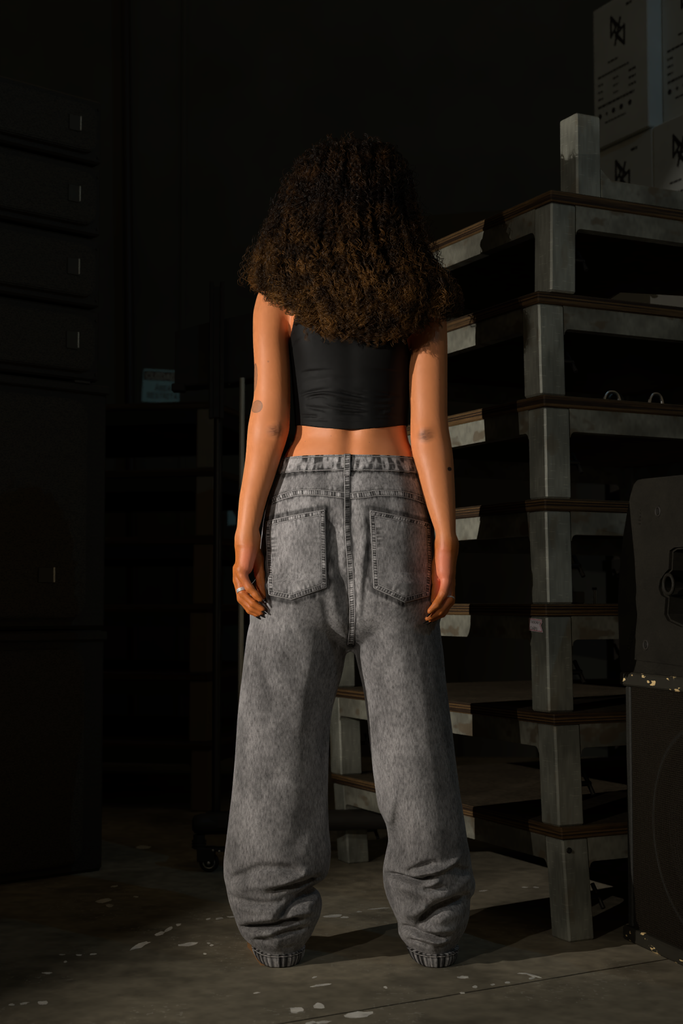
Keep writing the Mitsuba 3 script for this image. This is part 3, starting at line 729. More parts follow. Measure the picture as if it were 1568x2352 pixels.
# ---- skin
def J(px, py, dy): return at(px, py, YC + dy)
TORSO = [(560, 775, 840, -.005, .050), (600, 745, 866, .0, .060), (630, 700, 912, .005, .072), (660, 672, 942, .005, .086), (700, 662, 952, .0, .100), (740, 660, 950, -.002, .106), (780, 664, 945, -.004, .108),
         (850, 671, 938, -.004, .104), (920, 676, 936, -.004, .098), (980, 680, 933, -.006, .094), (1010, 675, 937, -.008, .094), (1045, 655, 952, -.010, .098), (1100, 636, 968, -.010, .108), (1170, 620, 982, -.008, .115), (1260, 612, 990, 0, .115)]
def spine(X, z, cx, rx, y):
    u = (X - cx) / .016
    lev = np.interp(z, [PZ(1045), PZ(1000), PZ(900), PZ(700)], [.006, .009, .007, .004])
    bul = np.interp(z, [PZ(1045), PZ(1000), PZ(850)], [.002, .004, .003])
    back = np.clip(-y / .06, 0, 1)
    return (back * (lev * np.exp(-u * u) - bul * np.exp(-((np.abs(X - cx) - .038) / .022) ** 2))).astype(np.float32)
ARM_L = [(640, 628, 690, .0, .030), (660, 602, 690, .0, .042), (690, 588, 680, .0, .047), (730, 581, 670, .0, .047), (780, 581, 662, .0, .044), (850, 584, 666, .0, .041), (905, 583, 667, -.002, .040),
         (950, 575, 666, -.004, .040), (985, 569, 664, -.006, .040), (1010, 567, 658, -.006, .040), (1050, 564, 645, -.010, .041), (1100, 557, 629, -.016, .038), (1150, 549, 612, -.024, .034), (1200, 545, 599, -.032, .028), (1225, 543.5, 592.5, -.036, .0245), (1250, 544, 591, -.040, .0235)]
ARM_R = [(650, 930, 985, .0, .030), (672, 925, 1006, .0, .042), (700, 928, 1018, .0, .047), (740, 936, 1025, .0, .047), (790, 944, 1027, .0, .044), (850, 939, 1027, .0, .041), (905, 940, 1027, -.002, .040),
         (950, 942, 1027, -.004, .040), (985, 942, 1030, -.006, .040), (1015, 943, 1035, -.006, .040), (1050, 948, 1040, -.010, .041), (1100, 962, 1043, -.016, .038), (1150, 975, 1045, -.024, .034), (1200, 992, 1046, -.032, .029), (1235, 1002, 1045.5, -.036, .025), (1262, 1005, 1044, -.040, .024)]
def set_back(tab):                          # the arms hang a little behind the trunk
    return [(r[0], r[1], r[2], r[3] + float(np.interp(r[0], [640, 720, 800, 880, 985, 1100, 1225, 1262], [0, -.012, -.032, -.042, -.048, -.054, -.060, -.056])), r[4]) for r in tab]
ARM_L, ARM_R = set_back(ARM_L), set_back(ARM_R)
B = Field([PX(530), YC - .23, PZ(1450)], [PX(1062), YC + .15, PZ(330)], .0028)
B.loft(TORSO, .01, 2.25, back=spine)
kz = ([PZ(900), PZ(790), PZ(760), PZ(690)], [.0005, .002, .012, .035])
B.loft(ARM_L, kz=kz, p=2.1); B.loft(ARM_R, kz=kz, p=2.1)
# shoulder blades, point of the elbow
for x in (735, 872): B.ball(J(x, 745, -.085), [.040, .022, .060], .03)
for e, s in ((632, 1), (978, -1)):
    B.ball(J(e, 991, -.0855), [.0115, .0085, .014], .010)
# neck and head, turned away from the camera
HC = J(807, 474, .0)
B.cone(J(806, 640, .0), J(807, 530, .012), .056, .050, .03)
B.ball(HC + [0, -.005, .012], [.074, .094, .096], .01); B.ball(HC + [0, .030, -.060], [.056, .066, .060], .03)
B.ball(HC + [0, .094, -.020], [.011, .018, .016], .012); B.cone(HC + [0, .088, .018], HC + [0, .108, -.018], .007, .011, .01)
B.ball(HC + [0, .088, -.052], [.026, .012, .008], .008); B.ball(HC + [0, .082, -.088], [.022, .018, .016], .02)
for sx in (-1, 1):
    B.ball(HC + [sx * .030, .086, .012], [.013, .010, .009], .006)
    B.cone(HC + [sx * .014, .088, .026], HC + [sx * .045, .078, .026], .006, .005, .008)
    B.ball(HC + [sx * .077, .004, -.010], [.010, .018, .030], .006)
def hand(W, palm, fingers, thumb, sx):
    for m in palm: B.cone(J(*m[0]), J(*m[1]), m[2], m[3], .014)
    for f in fingers:
        B.chain([J(*p) for p in f[0]], f[1], .0045)
    B.chain([J(*p) for p in thumb[0]], thumb[1], .006)
FL = [([(553, 1310, -0.118), (558, 1326, -0.119), (573, 1351, -0.123), (588, 1367, -0.125), (597, 1377, -0.126)], [.0115, .0098, .0082, .0072, .0058]),
      ([(548, 1312, -0.100), (549, 1332, -0.100), (557, 1362, -0.109), (581, 1386, -0.115), (602, 1399, -0.117)], [.0110, .0096, .0082, .0074, .0058]),
      ([(546, 1306, -0.080), (546, 1332, -0.080), (554, 1374, -0.093), (578, 1397, -0.100), (598, 1408, -0.102)], [.0110, .0098, .0084, .0074, .0058]),
      ([(550, 1300, -0.062), (549, 1328, -0.061), (554, 1376, -0.074), (574, 1402, -0.083), (590, 1412, -0.086)], [.0110, .0096, .0082, .0072, .0056])]
hand(None, [((567, 1236, -0.094), (562, 1300, -0.112), .0195, .0135), ((567, 1240, -0.088), (553, 1312, -0.098), .0200, .0115), ((570, 1240, -0.082), (553, 1306, -0.078), .0190, .0115), ((574, 1240, -0.080), (556, 1300, -0.064), .0170, .0115),
            ((571, 1262, -0.106), (562, 1304, -0.114), .0155, .0125)], FL,
     ([(576, 1250, -0.082), (590, 1284, -0.074), (596, 1318, -0.082), (600, 1346, -0.092), (604, 1369, -0.103)], [.0150, .0135, .0100, .0092, .0070]), 1)
FR = [([(1024, 1316, -0.114), (1024, 1336, -0.116), (1018, 1362, -0.125), (1002, 1389, -0.130), (987, 1404, -0.132)], [.0125, .0102, .0090, .0078, .0060]),
      ([(1030, 1316, -0.098), (1031, 1342, -0.099), (1031, 1377, -0.112), (1009, 1405, -0.120), (982, 1421, -0.120)], [.0115, .0098, .0086, .0076, .0058]),
      ([(1033, 1312, -0.080), (1034, 1340, -0.080), (1034, 1381, -0.095), (1015, 1409, -0.106), (989, 1424, -0.106)], [.0112, .0098, .0086, .0076, .0058]),
      ([(1032, 1308, -0.062), (1034, 1334, -0.062), (1035, 1374, -0.076), (1021, 1402, -0.087), (1001, 1418, -0.092)], [.0110, .0096, .0084, .0074, .0056])]
hand(None, [((1025, 1250, -0.096), (1023, 1318, -0.110), .0195, .0150), ((1026, 1252, -0.090), (1029, 1318, -0.096), .0195, .0120), ((1026, 1254, -0.084), (1031, 1314, -0.078), .0185, .0115), ((1024, 1254, -0.080), (1030, 1308, -0.064), .0170, .0115),
            ((1018, 1284, -0.102), (1021, 1310, -0.112), .0140, .0135)], FR,
     ([(1016, 1262, -0.084), (1006, 1300, -0.072), (1002, 1330, -0.082), (1002, 1356, -0.093), (996, 1380, -0.105)], [.0150, .0130, .0100, .0092, .0070]), -1)
skin_mesh = polish(B.mesh(), 3)

def near(p, c, r):
    return dr.sqrt(dr.square((p.x - c[0]) / r[0]) + dr.square((p.y - c[1]) / r[1]) + dr.square((p.z - c[2]) / r[2]))
EL, ER = J(632, 990, -.092), J(978, 1000, -.092)
PL, PR = J(572, 1300, -.107), J(1018, 1320, -.107)
TAT1, TAT2, TAT3 = J(592, 936, -.068), J(586, 868, -.052), J(1030, 1079, -.078)
def skin(p, n, uv):
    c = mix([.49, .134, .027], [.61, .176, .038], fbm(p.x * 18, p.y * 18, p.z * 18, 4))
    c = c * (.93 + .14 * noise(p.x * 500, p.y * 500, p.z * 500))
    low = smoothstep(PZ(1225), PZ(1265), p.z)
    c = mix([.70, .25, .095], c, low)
    pinkL = 1 - smoothstep(.5, 1.15, near(p, PL, (.022, .035, .058)))
    pinkR = 1 - smoothstep(.5, 1.15, near(p, PR, (.020, .040, .075)))
    c = mix(c, [.84, .25, .145], .8 * dr.maximum(pinkL, pinkR))
    for e in (EL, ER):
        q = near(p, e, (.024, .03, .021)); w = 1 - smoothstep(.10, 1.0, q)
        wr = smoothstep(.35, .75, noise(p.x * 110 + p.z * 260, p.z * 420 - p.x * 120, 3.0))
        c = mix(c, mix([.26, .095, .045], [.11, .038, .018], wr), w * .85)
    for (t, r, s) in ((TAT1, (.0135, .03, .0145), 0.0), (TAT2, (.008, .02, .030), 4.0)):
        q = near(p, t, r)
        net = dr.maximum(smoothstep(.55, .9, dr.abs(dr.sin(p.z * 1100 + 2 * dr.sin(p.x * 500)))), smoothstep(.6, .95, dr.abs(dr.sin(p.x * 1000 + p.z * 300))))
        edge = smoothstep(.86, .95, q) * (1 - smoothstep(1.0, 1.06, q))
        c = mix(c, [.16, .10, .07], (1 - smoothstep(.97, 1.03, q)) * (.30 + .35 * net) + .25 * edge)
    q = near(p, TAT3, (.006, .03, .0055))
    c = mix(c, [.05, .03, .025], 1 - smoothstep(.85, 1.05, q))
    for (x, y, r) in ((615, 828, .0022), (700, 1012, .0012), (760, 1003, .0012), (848, 1018, .0012), (1010, 870, .0014)):
        cc = J(x, y, -.09); q = dr.sqrt(dr.square(p.x - cc[0]) + dr.square(p.z - cc[2])) / r
        c = mix(c, [.32, .10, .045], .55 * (1 - smoothstep(.5, 1.2, q)))
    return c
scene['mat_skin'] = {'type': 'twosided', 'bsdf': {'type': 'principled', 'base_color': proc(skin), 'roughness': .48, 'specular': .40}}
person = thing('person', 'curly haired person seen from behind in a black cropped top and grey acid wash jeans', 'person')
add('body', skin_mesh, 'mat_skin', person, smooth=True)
scene['mat_nail'] = principled((.008, .007, .007), .12, spec=.6, clearcoat=.6, clearcoat_gloss=.9)
def nail(a, b, dors, w=.0042, l=.0175):
    a, b = np.array(a), np.array(b); d = (b - a) / np.linalg.norm(b - a)
    n = dors - d * (dors @ d); n /= np.linalg.norm(n); s = np.cross(d, n)
    m = trimesh.creation.icosphere(3); v = m.vertices.copy()
    v[:, 2] = np.where(v[:, 2] > 0, v[:, 2], v[:, 2] * .3) - .35 * v[:, 1] ** 2
    wid = 1 - .35 * np.clip(v[:, 0], 0, 1)
    o = b + n * .0032 + d * .0050
    V = o + np.outer(v[:, 0], d) * l / 2 + np.outer(v[:, 1] * wid, s) * w + np.outer(v[:, 2], n) * .0024
    add('fingernail', trimesh.Trimesh(V, m.faces, process=False), 'mat_nail', person, smooth=True)
for fs, sx in ((FL, -1), (FR, 1)):
    for f in fs: nail(J(*f[0][-2]), J(*f[0][-1]), np.array([sx * .75, .1, -.65]))
nail(J(600, 1346, -.092), J(604, 1369, -.103), np.array([.5, .8, -.3])); nail(J(1002, 1356, -.093), J(996, 1380, -.105), np.array([-.5, .8, -.3]))
def finger_ring(a, b, t, r, lab, n=3):
    a, b = np.array(a), np.array(b); d = (b - a) / np.linalg.norm(b - a); ms = []
    for i in range(n):
        m = trimesh.creation.torus(r, .0014, 32, 10); m.apply_transform(trimesh.geometry.align_vectors([0, 0, 1], d))
        m.apply_translation(a + (b - a) * t + d * (i - (n - 1) / 2) * .0023); ms.append(m)
    for i, m in enumerate(ms): add('finger_ring', m, 'mat_silver', person, smooth=True, label=lab)
finger_ring(J(*FL[1][0][1]), J(*FL[1][0][2]), .80, .0096, 'silver band of the stacked ring on the left hand')
finger_ring(J(*FR[1][0][1]), J(*FR[1][0][2]), .92, .0100, 'silver ring on the right hand', 1)

# ---- cropped top
K = Field([PX(645), YC - .15, PZ(1005)], [PX(965), YC + .14, PZ(650)], .0022)
TOP = [(r[0], r[1] - 3.2, r[2] + 3.2, r[3], r[4] + .0050) for r in TORSO if 600 <= r[0] <= 1045]
def spine2(X, z, cx, rx, y): return .20 * spine(X, z, cx, rx, y)
K.loft(TOP, 0, 2.25, back=spine2)
for x in (735, 872): K.ball(J(x, 745, -.085), [.0425, .0245, .062], .03)
def strokes(F, lines, back_only=True):
    """Folds: polylines in pattern units with depth (m, + outwards) and half width (units)."""
    X2, Z2 = np.meshgrid(F.ax[0], F.ax[2], indexing='ij')
    acc = np.zeros_like(X2)
    for pts, dep, sig in lines:
        P = np.array([[QX(a, b), QZ(b)] for a, b in pts])
        # densify with a smooth curve
        t = np.linspace(0, len(P) - 1, 12 * len(P))
        P = PchipInterpolator(np.arange(len(P)), P)(t) if len(P) > 2 else np.array([P[0] + (P[1] - P[0]) * u for u in t])
        s = sig * UN
        lo, hi = P.min(0) - 4 * s, P.max(0) + 4 * s
        i = slice(*np.searchsorted(F.ax[0], [lo[0], hi[0]])); j = slice(*np.searchsorted(F.ax[2], [lo[1], hi[1]]))
        xx, zz = X2[i, j], Z2[i, j]; best = np.full(xx.shape, 9.); where = np.zeros(xx.shape)
        for q in range(len(P) - 1):
            v = P[q + 1] - P[q]; L2 = v @ v + 1e-12
            u = np.clip(((xx - P[q][0]) * v[0] + (zz - P[q][1]) * v[1]) / L2, 0, 1)
            d = np.hypot(xx - P[q][0] - u * v[0], zz - P[q][1] - u * v[1])
            m = d < best; best[m] = d[m]; where[m] = ((q + u) / (len(P) - 1))[m]
        fade = np.clip(np.minimum(where, 1 - where) / .18, 0, 1); fade = .35 + .65 * fade * fade * (3 - 2 * fade)
        acc[i, j] += dep * np.exp(-(best / s) ** 2) * fade
    return acc.astype(np.float32)
def fold(F, lines, y0):
    a = strokes(F, lines)
    w = np.clip((y0 - F.ax[1]) / .03, 0, 1).astype(np.float32)
    F.f -= a[:, None, :] * w[None, :, None]
K_LINES = [([(688, 899), (720, 895), (755, 893), (790, 900), (825, 908), (870, 912), (912, 905)], -.0042, 3.2), ([(705, 909), (735, 905), (770, 915), (800, 920), (850, 926), (902, 924)], -.0040, 3.0),
           ([(703, 928), (740, 937), (780, 945), (830, 948), (880, 943)], -.0042, 3.2), ([(758, 929), (800, 933), (850, 939), (892, 938)], -.0036, 2.8), ([(818, 893), (880, 900), (922, 905)], -.0028, 2.8),
           ([(690, 947), (730, 953)], -.0028, 2.6), ([(700, 901), (740, 900), (790, 908), (860, 919)], .0022, 4), ([(740, 926), (800, 940), (860, 944)], .0018, 3.5), ([(830, 955), (890, 950), (920, 952)], -.002, 2.5),
           ([(690, 956), (750, 962), (820, 963), (925, 957)], -.0016, 2.0), ([(664, 792), (676, 782), (692, 774)], -.0012, 2.5), ([(690, 872), (760, 868), (830, 872)], -.0012, 6)]
fold(K, K_LINES, YC - .02)
K.loft([(r[0], r[1] - 1.6, r[2] + 1.6, r[3], r[4] + .0018) for r in TORSO if 600 <= r[0] <= 1045], 0, 2.25, back=spine)
XX, YY, ZZ = (K.ax[k].astype(np.float32).reshape([-1 if q == k else 1 for q in range(3)]) for k in range(3))
hem = QZ(985) + .019 * ((XX - PX(806)) / .12) ** 2
K.f = np.maximum(K.f, hem - ZZ)
lft = np.interp(ZZ, [QZ(800), QZ(770), QZ(730), QZ(690), QZ(650)], [PX(648), PX(663), PX(676), PX(690), PX(700)])
rgt = np.interp(ZZ, [QZ(815), QZ(790), QZ(750), QZ(690), QZ(650)], [PX(965), PX(938), PX(927), PX(915), PX(905)])
K.f = np.maximum(K.f, np.maximum(lft - XX, XX - rgt)); K.f = np.maximum(K.f, ZZ - PZ(660)).astype(np.float32)
scene['mat_top'] = principled(proc(lambda p, n, uv: mi.Color3f([.0066, .0064, .0060]) * (.8 + .4 * noise(p.x * 600, p.y * 600, p.z * 600))), .65, spec=.18, sheen=.05)
add('cropped_top', polish(K.mesh(), 2), 'mat_top', person, label='black sleeveless cropped top', smooth=True)

# ---- jeans
JN = Field([PX(488), YC - .20, -.012], [PX(1112), YC + .19, PZ(1030)], .0030)
HIPS = [(1058, 648, 957, -.008, .104), (1075, 643, 962, -.008, .108), (1108, 631, 973, -.008, .120), (1160, 613, 986, -.006, .136), (1220, 602, 996, -.004, .142), (1300, 594, 1001, -.002, .142), (1380, 586, 1006, .0, .134), (1420, 600, 992, .0, .122), (1450, 668, 932, .0, .098), (1475, 750, 855, .0, .060), (1492, 794, 812, .0, .014)]
LEGL = [(1360, 592, 806, .0, .128), (1420, 578, 800, .0, .128), (1450, 571, 796, .0, .126), (1500, 565, 789, .0, .122), (1550, 559, 781, .0, .119), (1600, 553, 768, .0, .116), (1640, 549, 759, .0, .114), (1700, 544, 754, .0, .112), (1800, 533, 752, .0, .112),
        (1900, 521, 755, .0, .116), (1950, 515, 760, .0, .118), (1985, 511.5, 758, .0, .117), (2010, 512, 750, .0, .113), (2028, 515, 726, .0, .108), (2037, 517, 714, .0, .107), (2052, 519.5, 732, .0, .108), (2075, 525, 738, .0, .107), (2100, 534, 734, .0, .102),
        (2125, 543, 723, .0, .096), (2145, 553, 714, .0, .090), (2158, 566, 705, .0, .084), (2168, 580, 698, .0, .076), (2180, 584, 695, .0, .073), (2196, 590, 691, .0, .071), (2203, 593, 689, .0, .070)]
LEGR = [(1360, 800, 1002, .0, .128), (1420, 806, 1008, .0, .128), (1450, 811, 1011, .0, .126), (1500, 818, 1017, .0, .122), (1550, 828, 1022, .0, .119), (1600, 838, 1028, .0, .116), (1700, 848, 1039, .0, .112), (1800, 858, 1051, .0, .112),
        (1850, 865, 1058, .0, .113), (1900, 885, 1066, .0, .114), (1930, 889, 1071, .0, .115), (1960, 884, 1077, .0, .115), (2000, 879, 1083, .0, .113), (2030, 881, 1090, .0, .110), (2048, 885, 1088, .0, .107), (2062, 889, 1080, .0, .105), (2100, 905, 1079, .0, .103),
        (2120, 913, 1075, .0, .098), (2140, 914, 1067, .0, .092), (2155, 921, 1058, .0, .085), (2168, 932, 1050, .0, .077), (2180, 940, 1047, .0, .073), (2196, 946, 1043, .0, .071), (2203, 949, 1041, .0, .070)]
JN.loft(HIPS, 0, 2.3)
kj = ([PZ(1580), PZ(1480), PZ(1440), PZ(1380)], [.003, .012, .024, .045])
JN.loft(LEGL, p=1.9, kz=kj); JN.loft(LEGR, p=1.7, kz=kj)
XJ, YJ, ZJ = (JN.ax[k].astype(np.float32).reshape([-1 if q == k else 1 for q in range(3)]) for k in range(3))
J_LINES = [  # the seat and the thighs
    ([(806, 1110), (806, 1200), (809, 1300), (810, 1400), (807, 1490)], -.010, 12),
    ([(765, 1180), (775, 1260), (790, 1350), (800, 1440)], -.014, 17), ([(745, 1360), (755, 1420), (770, 1480)], -.004, 12), ([(838, 1210), (830, 1300), (822, 1380), (815, 1440)], .004, 9), ([(852, 1240), (842, 1340), (832, 1430)], -.004, 10),
    ([(690, 1170), (690, 1300), (680, 1400)], .008, 55), ([(915, 1170), (920, 1300), (920, 1400)], .008, 55),
    ([(790, 1450), (760, 1520), (745, 1640), (735, 1760)], -.006, 22), ([(720, 1500), (700, 1600), (690, 1700)], .005, 24), ([(640, 1420), (630, 1520), (615, 1640)], .004, 30),
    ([(615, 1410), (600, 1440), (590, 1480)], .003, 10), ([(830, 1480), (850, 1560), (870, 1680), (880, 1780)], .005, 22), ([(940, 1420), (950, 1560), (960, 1700), (975, 1850)], -.003, 25),
    ([(660, 1420), (672, 1450), (690, 1470)], -.002, 6), ([(545, 1690), (580, 1705), (620, 1700)], -.002, 9), ([(560, 1760), (610, 1790), (680, 1790)], -.002, 12), ([(700, 1850), (690, 1920), (660, 1960)], -.004, 20),
    ([(905, 1830), (900, 1870), (895, 1910)], .006, 8), ([(918, 1850), (915, 1920), (905, 1990)], -.003, 10), ([(880, 1700), (910, 1760), (930, 1840)], -.002, 14),
    # left ankle
    ([(618, 2051), (655, 2042), (695, 2036), (728, 2026)], -.016, 6.5), ([(636, 2034), (665, 2024), (700, 2010), (692, 2002)], .008, 8), ([(520, 2036), (555, 2016), (605, 1993), (648, 1994), (684, 2006)], -.007, 9), ([(530, 2056), (575, 2040), (625, 2036)], .004, 10),
    ([(526, 2074), (575, 2079), (630, 2078), (655, 2074)], -.007, 8), ([(545, 2095), (600, 2095), (648, 2090)], .005, 11), ([(642, 2116), (652, 2098), (672, 2080), (705, 2064), (716, 2044)], -.016, 9), ([(700, 2090), (720, 2085), (730, 2070)], .006, 10),
    ([(550, 2148), (585, 2137), (630, 2129), (665, 2121), (690, 2117)], -.016, 5.5), ([(548, 2126), (590, 2116), (635, 2108)], .007, 8), ([(655, 2108), (690, 2104), (720, 2106)], .007, 7), ([(630, 2154), (660, 2147), (700, 2143)], -.009, 6),
    ([(575, 2160), (600, 2152), (640, 2146)], .006, 7), ([(584, 2168), (600, 2165), (618, 2168)], -.006, 4), ([(640, 2160), (632, 2185)], .003, 7), ([(648, 2178), (655, 2188), (675, 2184)], -.003, 5),
    # right ankle
    ([(886, 2027), (920, 2024), (945, 2026), (965, 2026), (985, 2019), (1002, 2013)], -.017, 5.5), ([(936, 2012), (955, 2002), (975, 1990), (1000, 1984)], -.011, 8), ([(938, 2014), (965, 2006), (1000, 2000), (1035, 1990), (1062, 1974)], .010, 6.5), ([(975, 2036), (1000, 2027), (1010, 2020)], .007, 7),
    ([(968, 2040), (1000, 2044), (1025, 2040)], -.006, 5), ([(900, 2045), (950, 2050), (1000, 2060), (1045, 2056)], .006, 12), ([(1040, 1995), (1060, 2010), (1088, 2020)], -.006, 9), ([(1050, 2045), (1075, 2035), (1086, 2030)], .004, 9),
    ([(966, 2134), (978, 2112), (1000, 2092), (1035, 2080), (1074, 2072)], -.020, 10), ([(925, 2110), (955, 2100), (985, 2078)], .008, 13), ([(1000, 2118), (1040, 2112), (1070, 2108)], .003, 10),
    ([(928, 2152), (945, 2147), (970, 2152), (1000, 2158), (1030, 2163)], -.012, 6), ([(970, 2140), (1010, 2142), (1050, 2145)], .005, 7), ([(935, 2163), (970, 2164), (1010, 2172), (1035, 2166)], .006, 6), ([(945, 2172), (970, 2176), (990, 2184)], -.006, 4), ([(1005, 2185), (1035, 2178)], -.004, 4)]
J_LINES = [(a, b * (1.35 if a[0][1] > 1980 else 1), c) for a, b, c in J_LINES]
fold(JN, J_LINES, YC - .01)
# soft uneven hang of the cloth
Pn = np.stack(np.meshgrid(JN.ax[0][::4] * 9, JN.ax[1][::4] * 9, JN.ax[2][::4] * 3.2, indexing='ij'), -1)
nz = meshkit.fbm(Pn, 3, 5) - .5
from scipy.ndimage import zoom
nzf = zoom(nz, [JN.n[k] / nz.shape[k] for k in range(3)], order=1)[:JN.n[0], :JN.n[1], :JN.n[2]]
amp = np.interp(JN.ax[2], [PZ(2200), PZ(2100), PZ(1500), PZ(1300), PZ(1200)], [.006, .012, .014, .006, .0]).astype(np.float32)
JN.f += (nzf * amp[None, None, :]).astype(np.float32)
JN.f = np.maximum(JN.f, .0015 - ZJ).astype(np.float32)
# where the cloth lies, seen from behind
neg = JN.f < 0
first = neg.argmax(1); has = neg.any(1)
fi = np.clip(first, 1, None)
I_, K_ = np.indices(first.shape)
fa, fb = JN.f[I_, fi - 1, K_], JN.f[I_, fi, K_]
backy = JN.ax[1][0] + JN.h * (fi - 1 + fa / np.where(np.abs(fa - fb) < 1e-9, 1, fa - fb))
backy = np.where(has, backy, np.nan)
from scipy.ndimage import distance_transform_edt, map_coordinates
ii = distance_transform_edt(~has, return_distances=False, return_indices=True)
backy = backy[tuple(ii)]
def cloth_y(X, Z):
    return map_coordinates(backy, [(np.asarray(X) - JN.lo[0]) / JN.h, (np.asarray(Z) - JN.lo[2]) / JN.h], order=1, mode='nearest')
def cloth_n(X, Z, e=.004):
    gx = (cloth_y(X + e, Z) - cloth_y(X - e, Z)) / (2 * e); gz = (cloth_y(X, Z + e) - cloth_y(X, Z - e)) / (2 * e)
    gx, gz = np.clip(gx, -2.5, 2.5), np.clip(gz, -2.5, 2.5)
    n = np.stack([gx, -np.ones_like(gx), gz], -1); return n / np.linalg.norm(n, axis=-1, keepdims=True)

# seams, in pattern units
YOKE_L = [(622, 1147), (650, 1139), (690, 1132), (730, 1133), (765, 1137), (797, 1141)]
YOKE_R = [(797, 1141), (835, 1139), (870, 1134), (905, 1134), (945, 1139), (980, 1148)]
CENTRE = [(797, 1092), (797, 1141), (797, 1200), (799, 1240), (804, 1300), (807, 1360), (809, 1410), (808, 1450), (805, 1482)]
POCK_L = [(606, 1194), (748, 1171), (752, 1351), (672, 1379), (617, 1368)]
POCK_R = [(846, 1172), (991, 1199), (995, 1290), (986, 1370), (928, 1385), (856, 1352)]
def dist_lines(X, Z, lines):
    best = np.full(X.shape, 9.)
    for pts in lines:
        P = np.array([[QX(a, b), QZ(b)] for a, b in pts])
        for q in range(len(P) - 1):
            v = P[q + 1] - P[q]; u = np.clip(((X - P[q][0]) * v[0] + (Z - P[q][1]) * v[1]) / (v @ v), 0, 1)
            best = np.minimum(best, np.hypot(X - P[q][0] - u * v[0], Z - P[q][1] - u * v[1]))
    return best

def weave(p):
    """Acid washed twill: fine upright streaks, mottled wear."""
    st = noise(p.x * 620, p.y * 620, p.z * 170); st2 = noise(p.x * 330 + 7, p.y * 330, p.z * 90); fleck = noise(p.x * 900, p.y * 900, p.z * 420)
    mot = fbm(p.x * 26, p.y * 26, p.z * 13, 4); big = fbm(p.x * 7 + 3, p.y * 7, p.z * 5, 3)
    v = .235 + .20 * (mot - .5) * 1.6 + .15 * (big - .5)
    return dr.maximum(v * (.16 + .62 * st + .58 * st2 + .36 * fleck), .02)
TINT = mi.Color3f([1.03, .985, .97])
def denim(p, n, uv):
    v = weave(p)
    # near seams (uv.x = distance to the nearest seam) the wash leaves puckers and a dark line
    d = uv.x
    puck = noise(p.x * 210, p.y * 60, p.z * 60) * .6 + noise(p.x * 420, p.y * 90, p.z * 90) * .4
    w = 1 - smoothstep(.006, .020, d)
    v = v * (1 + w * (2.2 * puck - 1.15)) * (1 - .6 * (1 - smoothstep(.006, .0115, d)))
    return TINT * v
def rungs(t, per, seed, cut=.5):
    w = .5 + .5 * dr.sin(6.2832 * t / per + 5.0 * noise(t / (per * 2.6), seed, 0.0))
    return smoothstep(cut - .42, cut + .42, w * .55 + .75 * (noise(t / (per * .9), seed + 3, 1.0) - .25))
def stitched(v, t, ds):
    """Light lines of thread with dark edges at distances ds from the border."""
    for d, wd in ds:
        th = .5 + .5 * dr.sin(t * 2200)
        line = 1 - smoothstep(wd * .45, wd * .8, dr.abs(d)); dark = 1 - smoothstep(wd * .8, wd * 2.2, dr.abs(d))
        v = v * (1 - .88 * dark); v = v * (1 - line) + line * (.24 + .26 * th)
    return v
def seam_tex(p, n, uv):             # uv.x across in metres from the middle, uv.y along
    v = weave(p) * 1.1; u = dr.abs(uv.x)
    r = rungs(uv.y + uv.x * .12, .0046, 2.0, .50)
    v = v * (.22 + 1.30 * r)
    v = stitched(v, uv.y, [(u - .0054, .0011)])
    v = v * (1 - .85 * smoothstep(.0066, .0078, u))
    return TINT * v
def pocket_tex(p, n, uv):           # uv.x distance to the border, uv.y along it
    v = weave(p); d = uv.x
    band = smoothstep(.0030, .0048, d) * (1 - smoothstep(.0090, .0112, d))
    r = rungs(uv.y + d * .15, .0052, 5.0, .50)
    v = v * (1 - band) + band * v * (.20 + 1.35 * r)
    v = stitched(v, uv.y, [(d - .0022, .0011), (d - .0112, .0010)])
    edge = 1 - smoothstep(.0, .0011, d); v = v * (1 - edge) + edge * .42
    puck = rungs(uv.y, .0095, 9.0, .5); w = smoothstep(.0118, .0135, d) * (1 - smoothstep(.014, .030, d)) * smoothstep(.35, .7, noise(uv.y * 28, 3.0, 0.0))
    v = v * (1 + w * (1.1 * puck - .50))
    return TINT * v
def band_tex(p, n, uv):             # waistband: uv.x height, uv.y along
    v = weave(p) * 1.12; h = uv.x
    up = smoothstep(.0150, .0170, h)
    r = noise(uv.y / .0075, h / .0150, 11.0) * .6 + noise(uv.y / .0042, h / .0130, 15.0) * .4
    v = v * (.22 + 1.30 * smoothstep(.32, .64, r))
    crease = dr.exp(-dr.square((h - .0165 - .0016 * dr.sin(uv.y * 160)) / .0014)); v = v * (1 - .45 * crease) + crease * .14
    v = stitched(v, uv.y, [(h - .0022, .0010), (h - .0316, .0010)])
    return TINT * v
def cuff_tex(p, n, uv):
    v = weave(p) * 1.15; h = uv.x
    r = rungs(uv.y, .0140, 31.0, .50)
    v = v * (.10 + 1.35 * r)
    v = stitched(v, uv.y, [(h - .0232, .0015)])
    return TINT * (v * (1 - .5 * (1 - smoothstep(0, .0015, h))))
def cloth_bsdf(f):
    return {'type': 'twosided', 'bsdf': {'type': 'principled', 'base_color': proc(f), 'roughness': .85, 'specular': .15, 'sheen': .25}}
for nm, f in (('denim', denim), ('denim_seam', seam_tex), ('denim_pocket', pocket_tex), ('denim_band', band_tex), ('denim_cuff', cuff_tex)):
    scene['mat_' + nm] = cloth_bsdf(f)

jm = polish(JN.mesh(), 2)
v = np.array(jm.vertices)
seamd = dist_lines(v[:, 0], v[:, 2], [YOKE_L, YOKE_R, CENTRE, POCK_L + POCK_L[:1], POCK_R + POCK_R[:1], [(650, 1084), (720, 1077), (797, 1076), (880, 1077), (955, 1086)]])
seamd = np.where(v[:, 1] < YC - .02, seamd, .1)
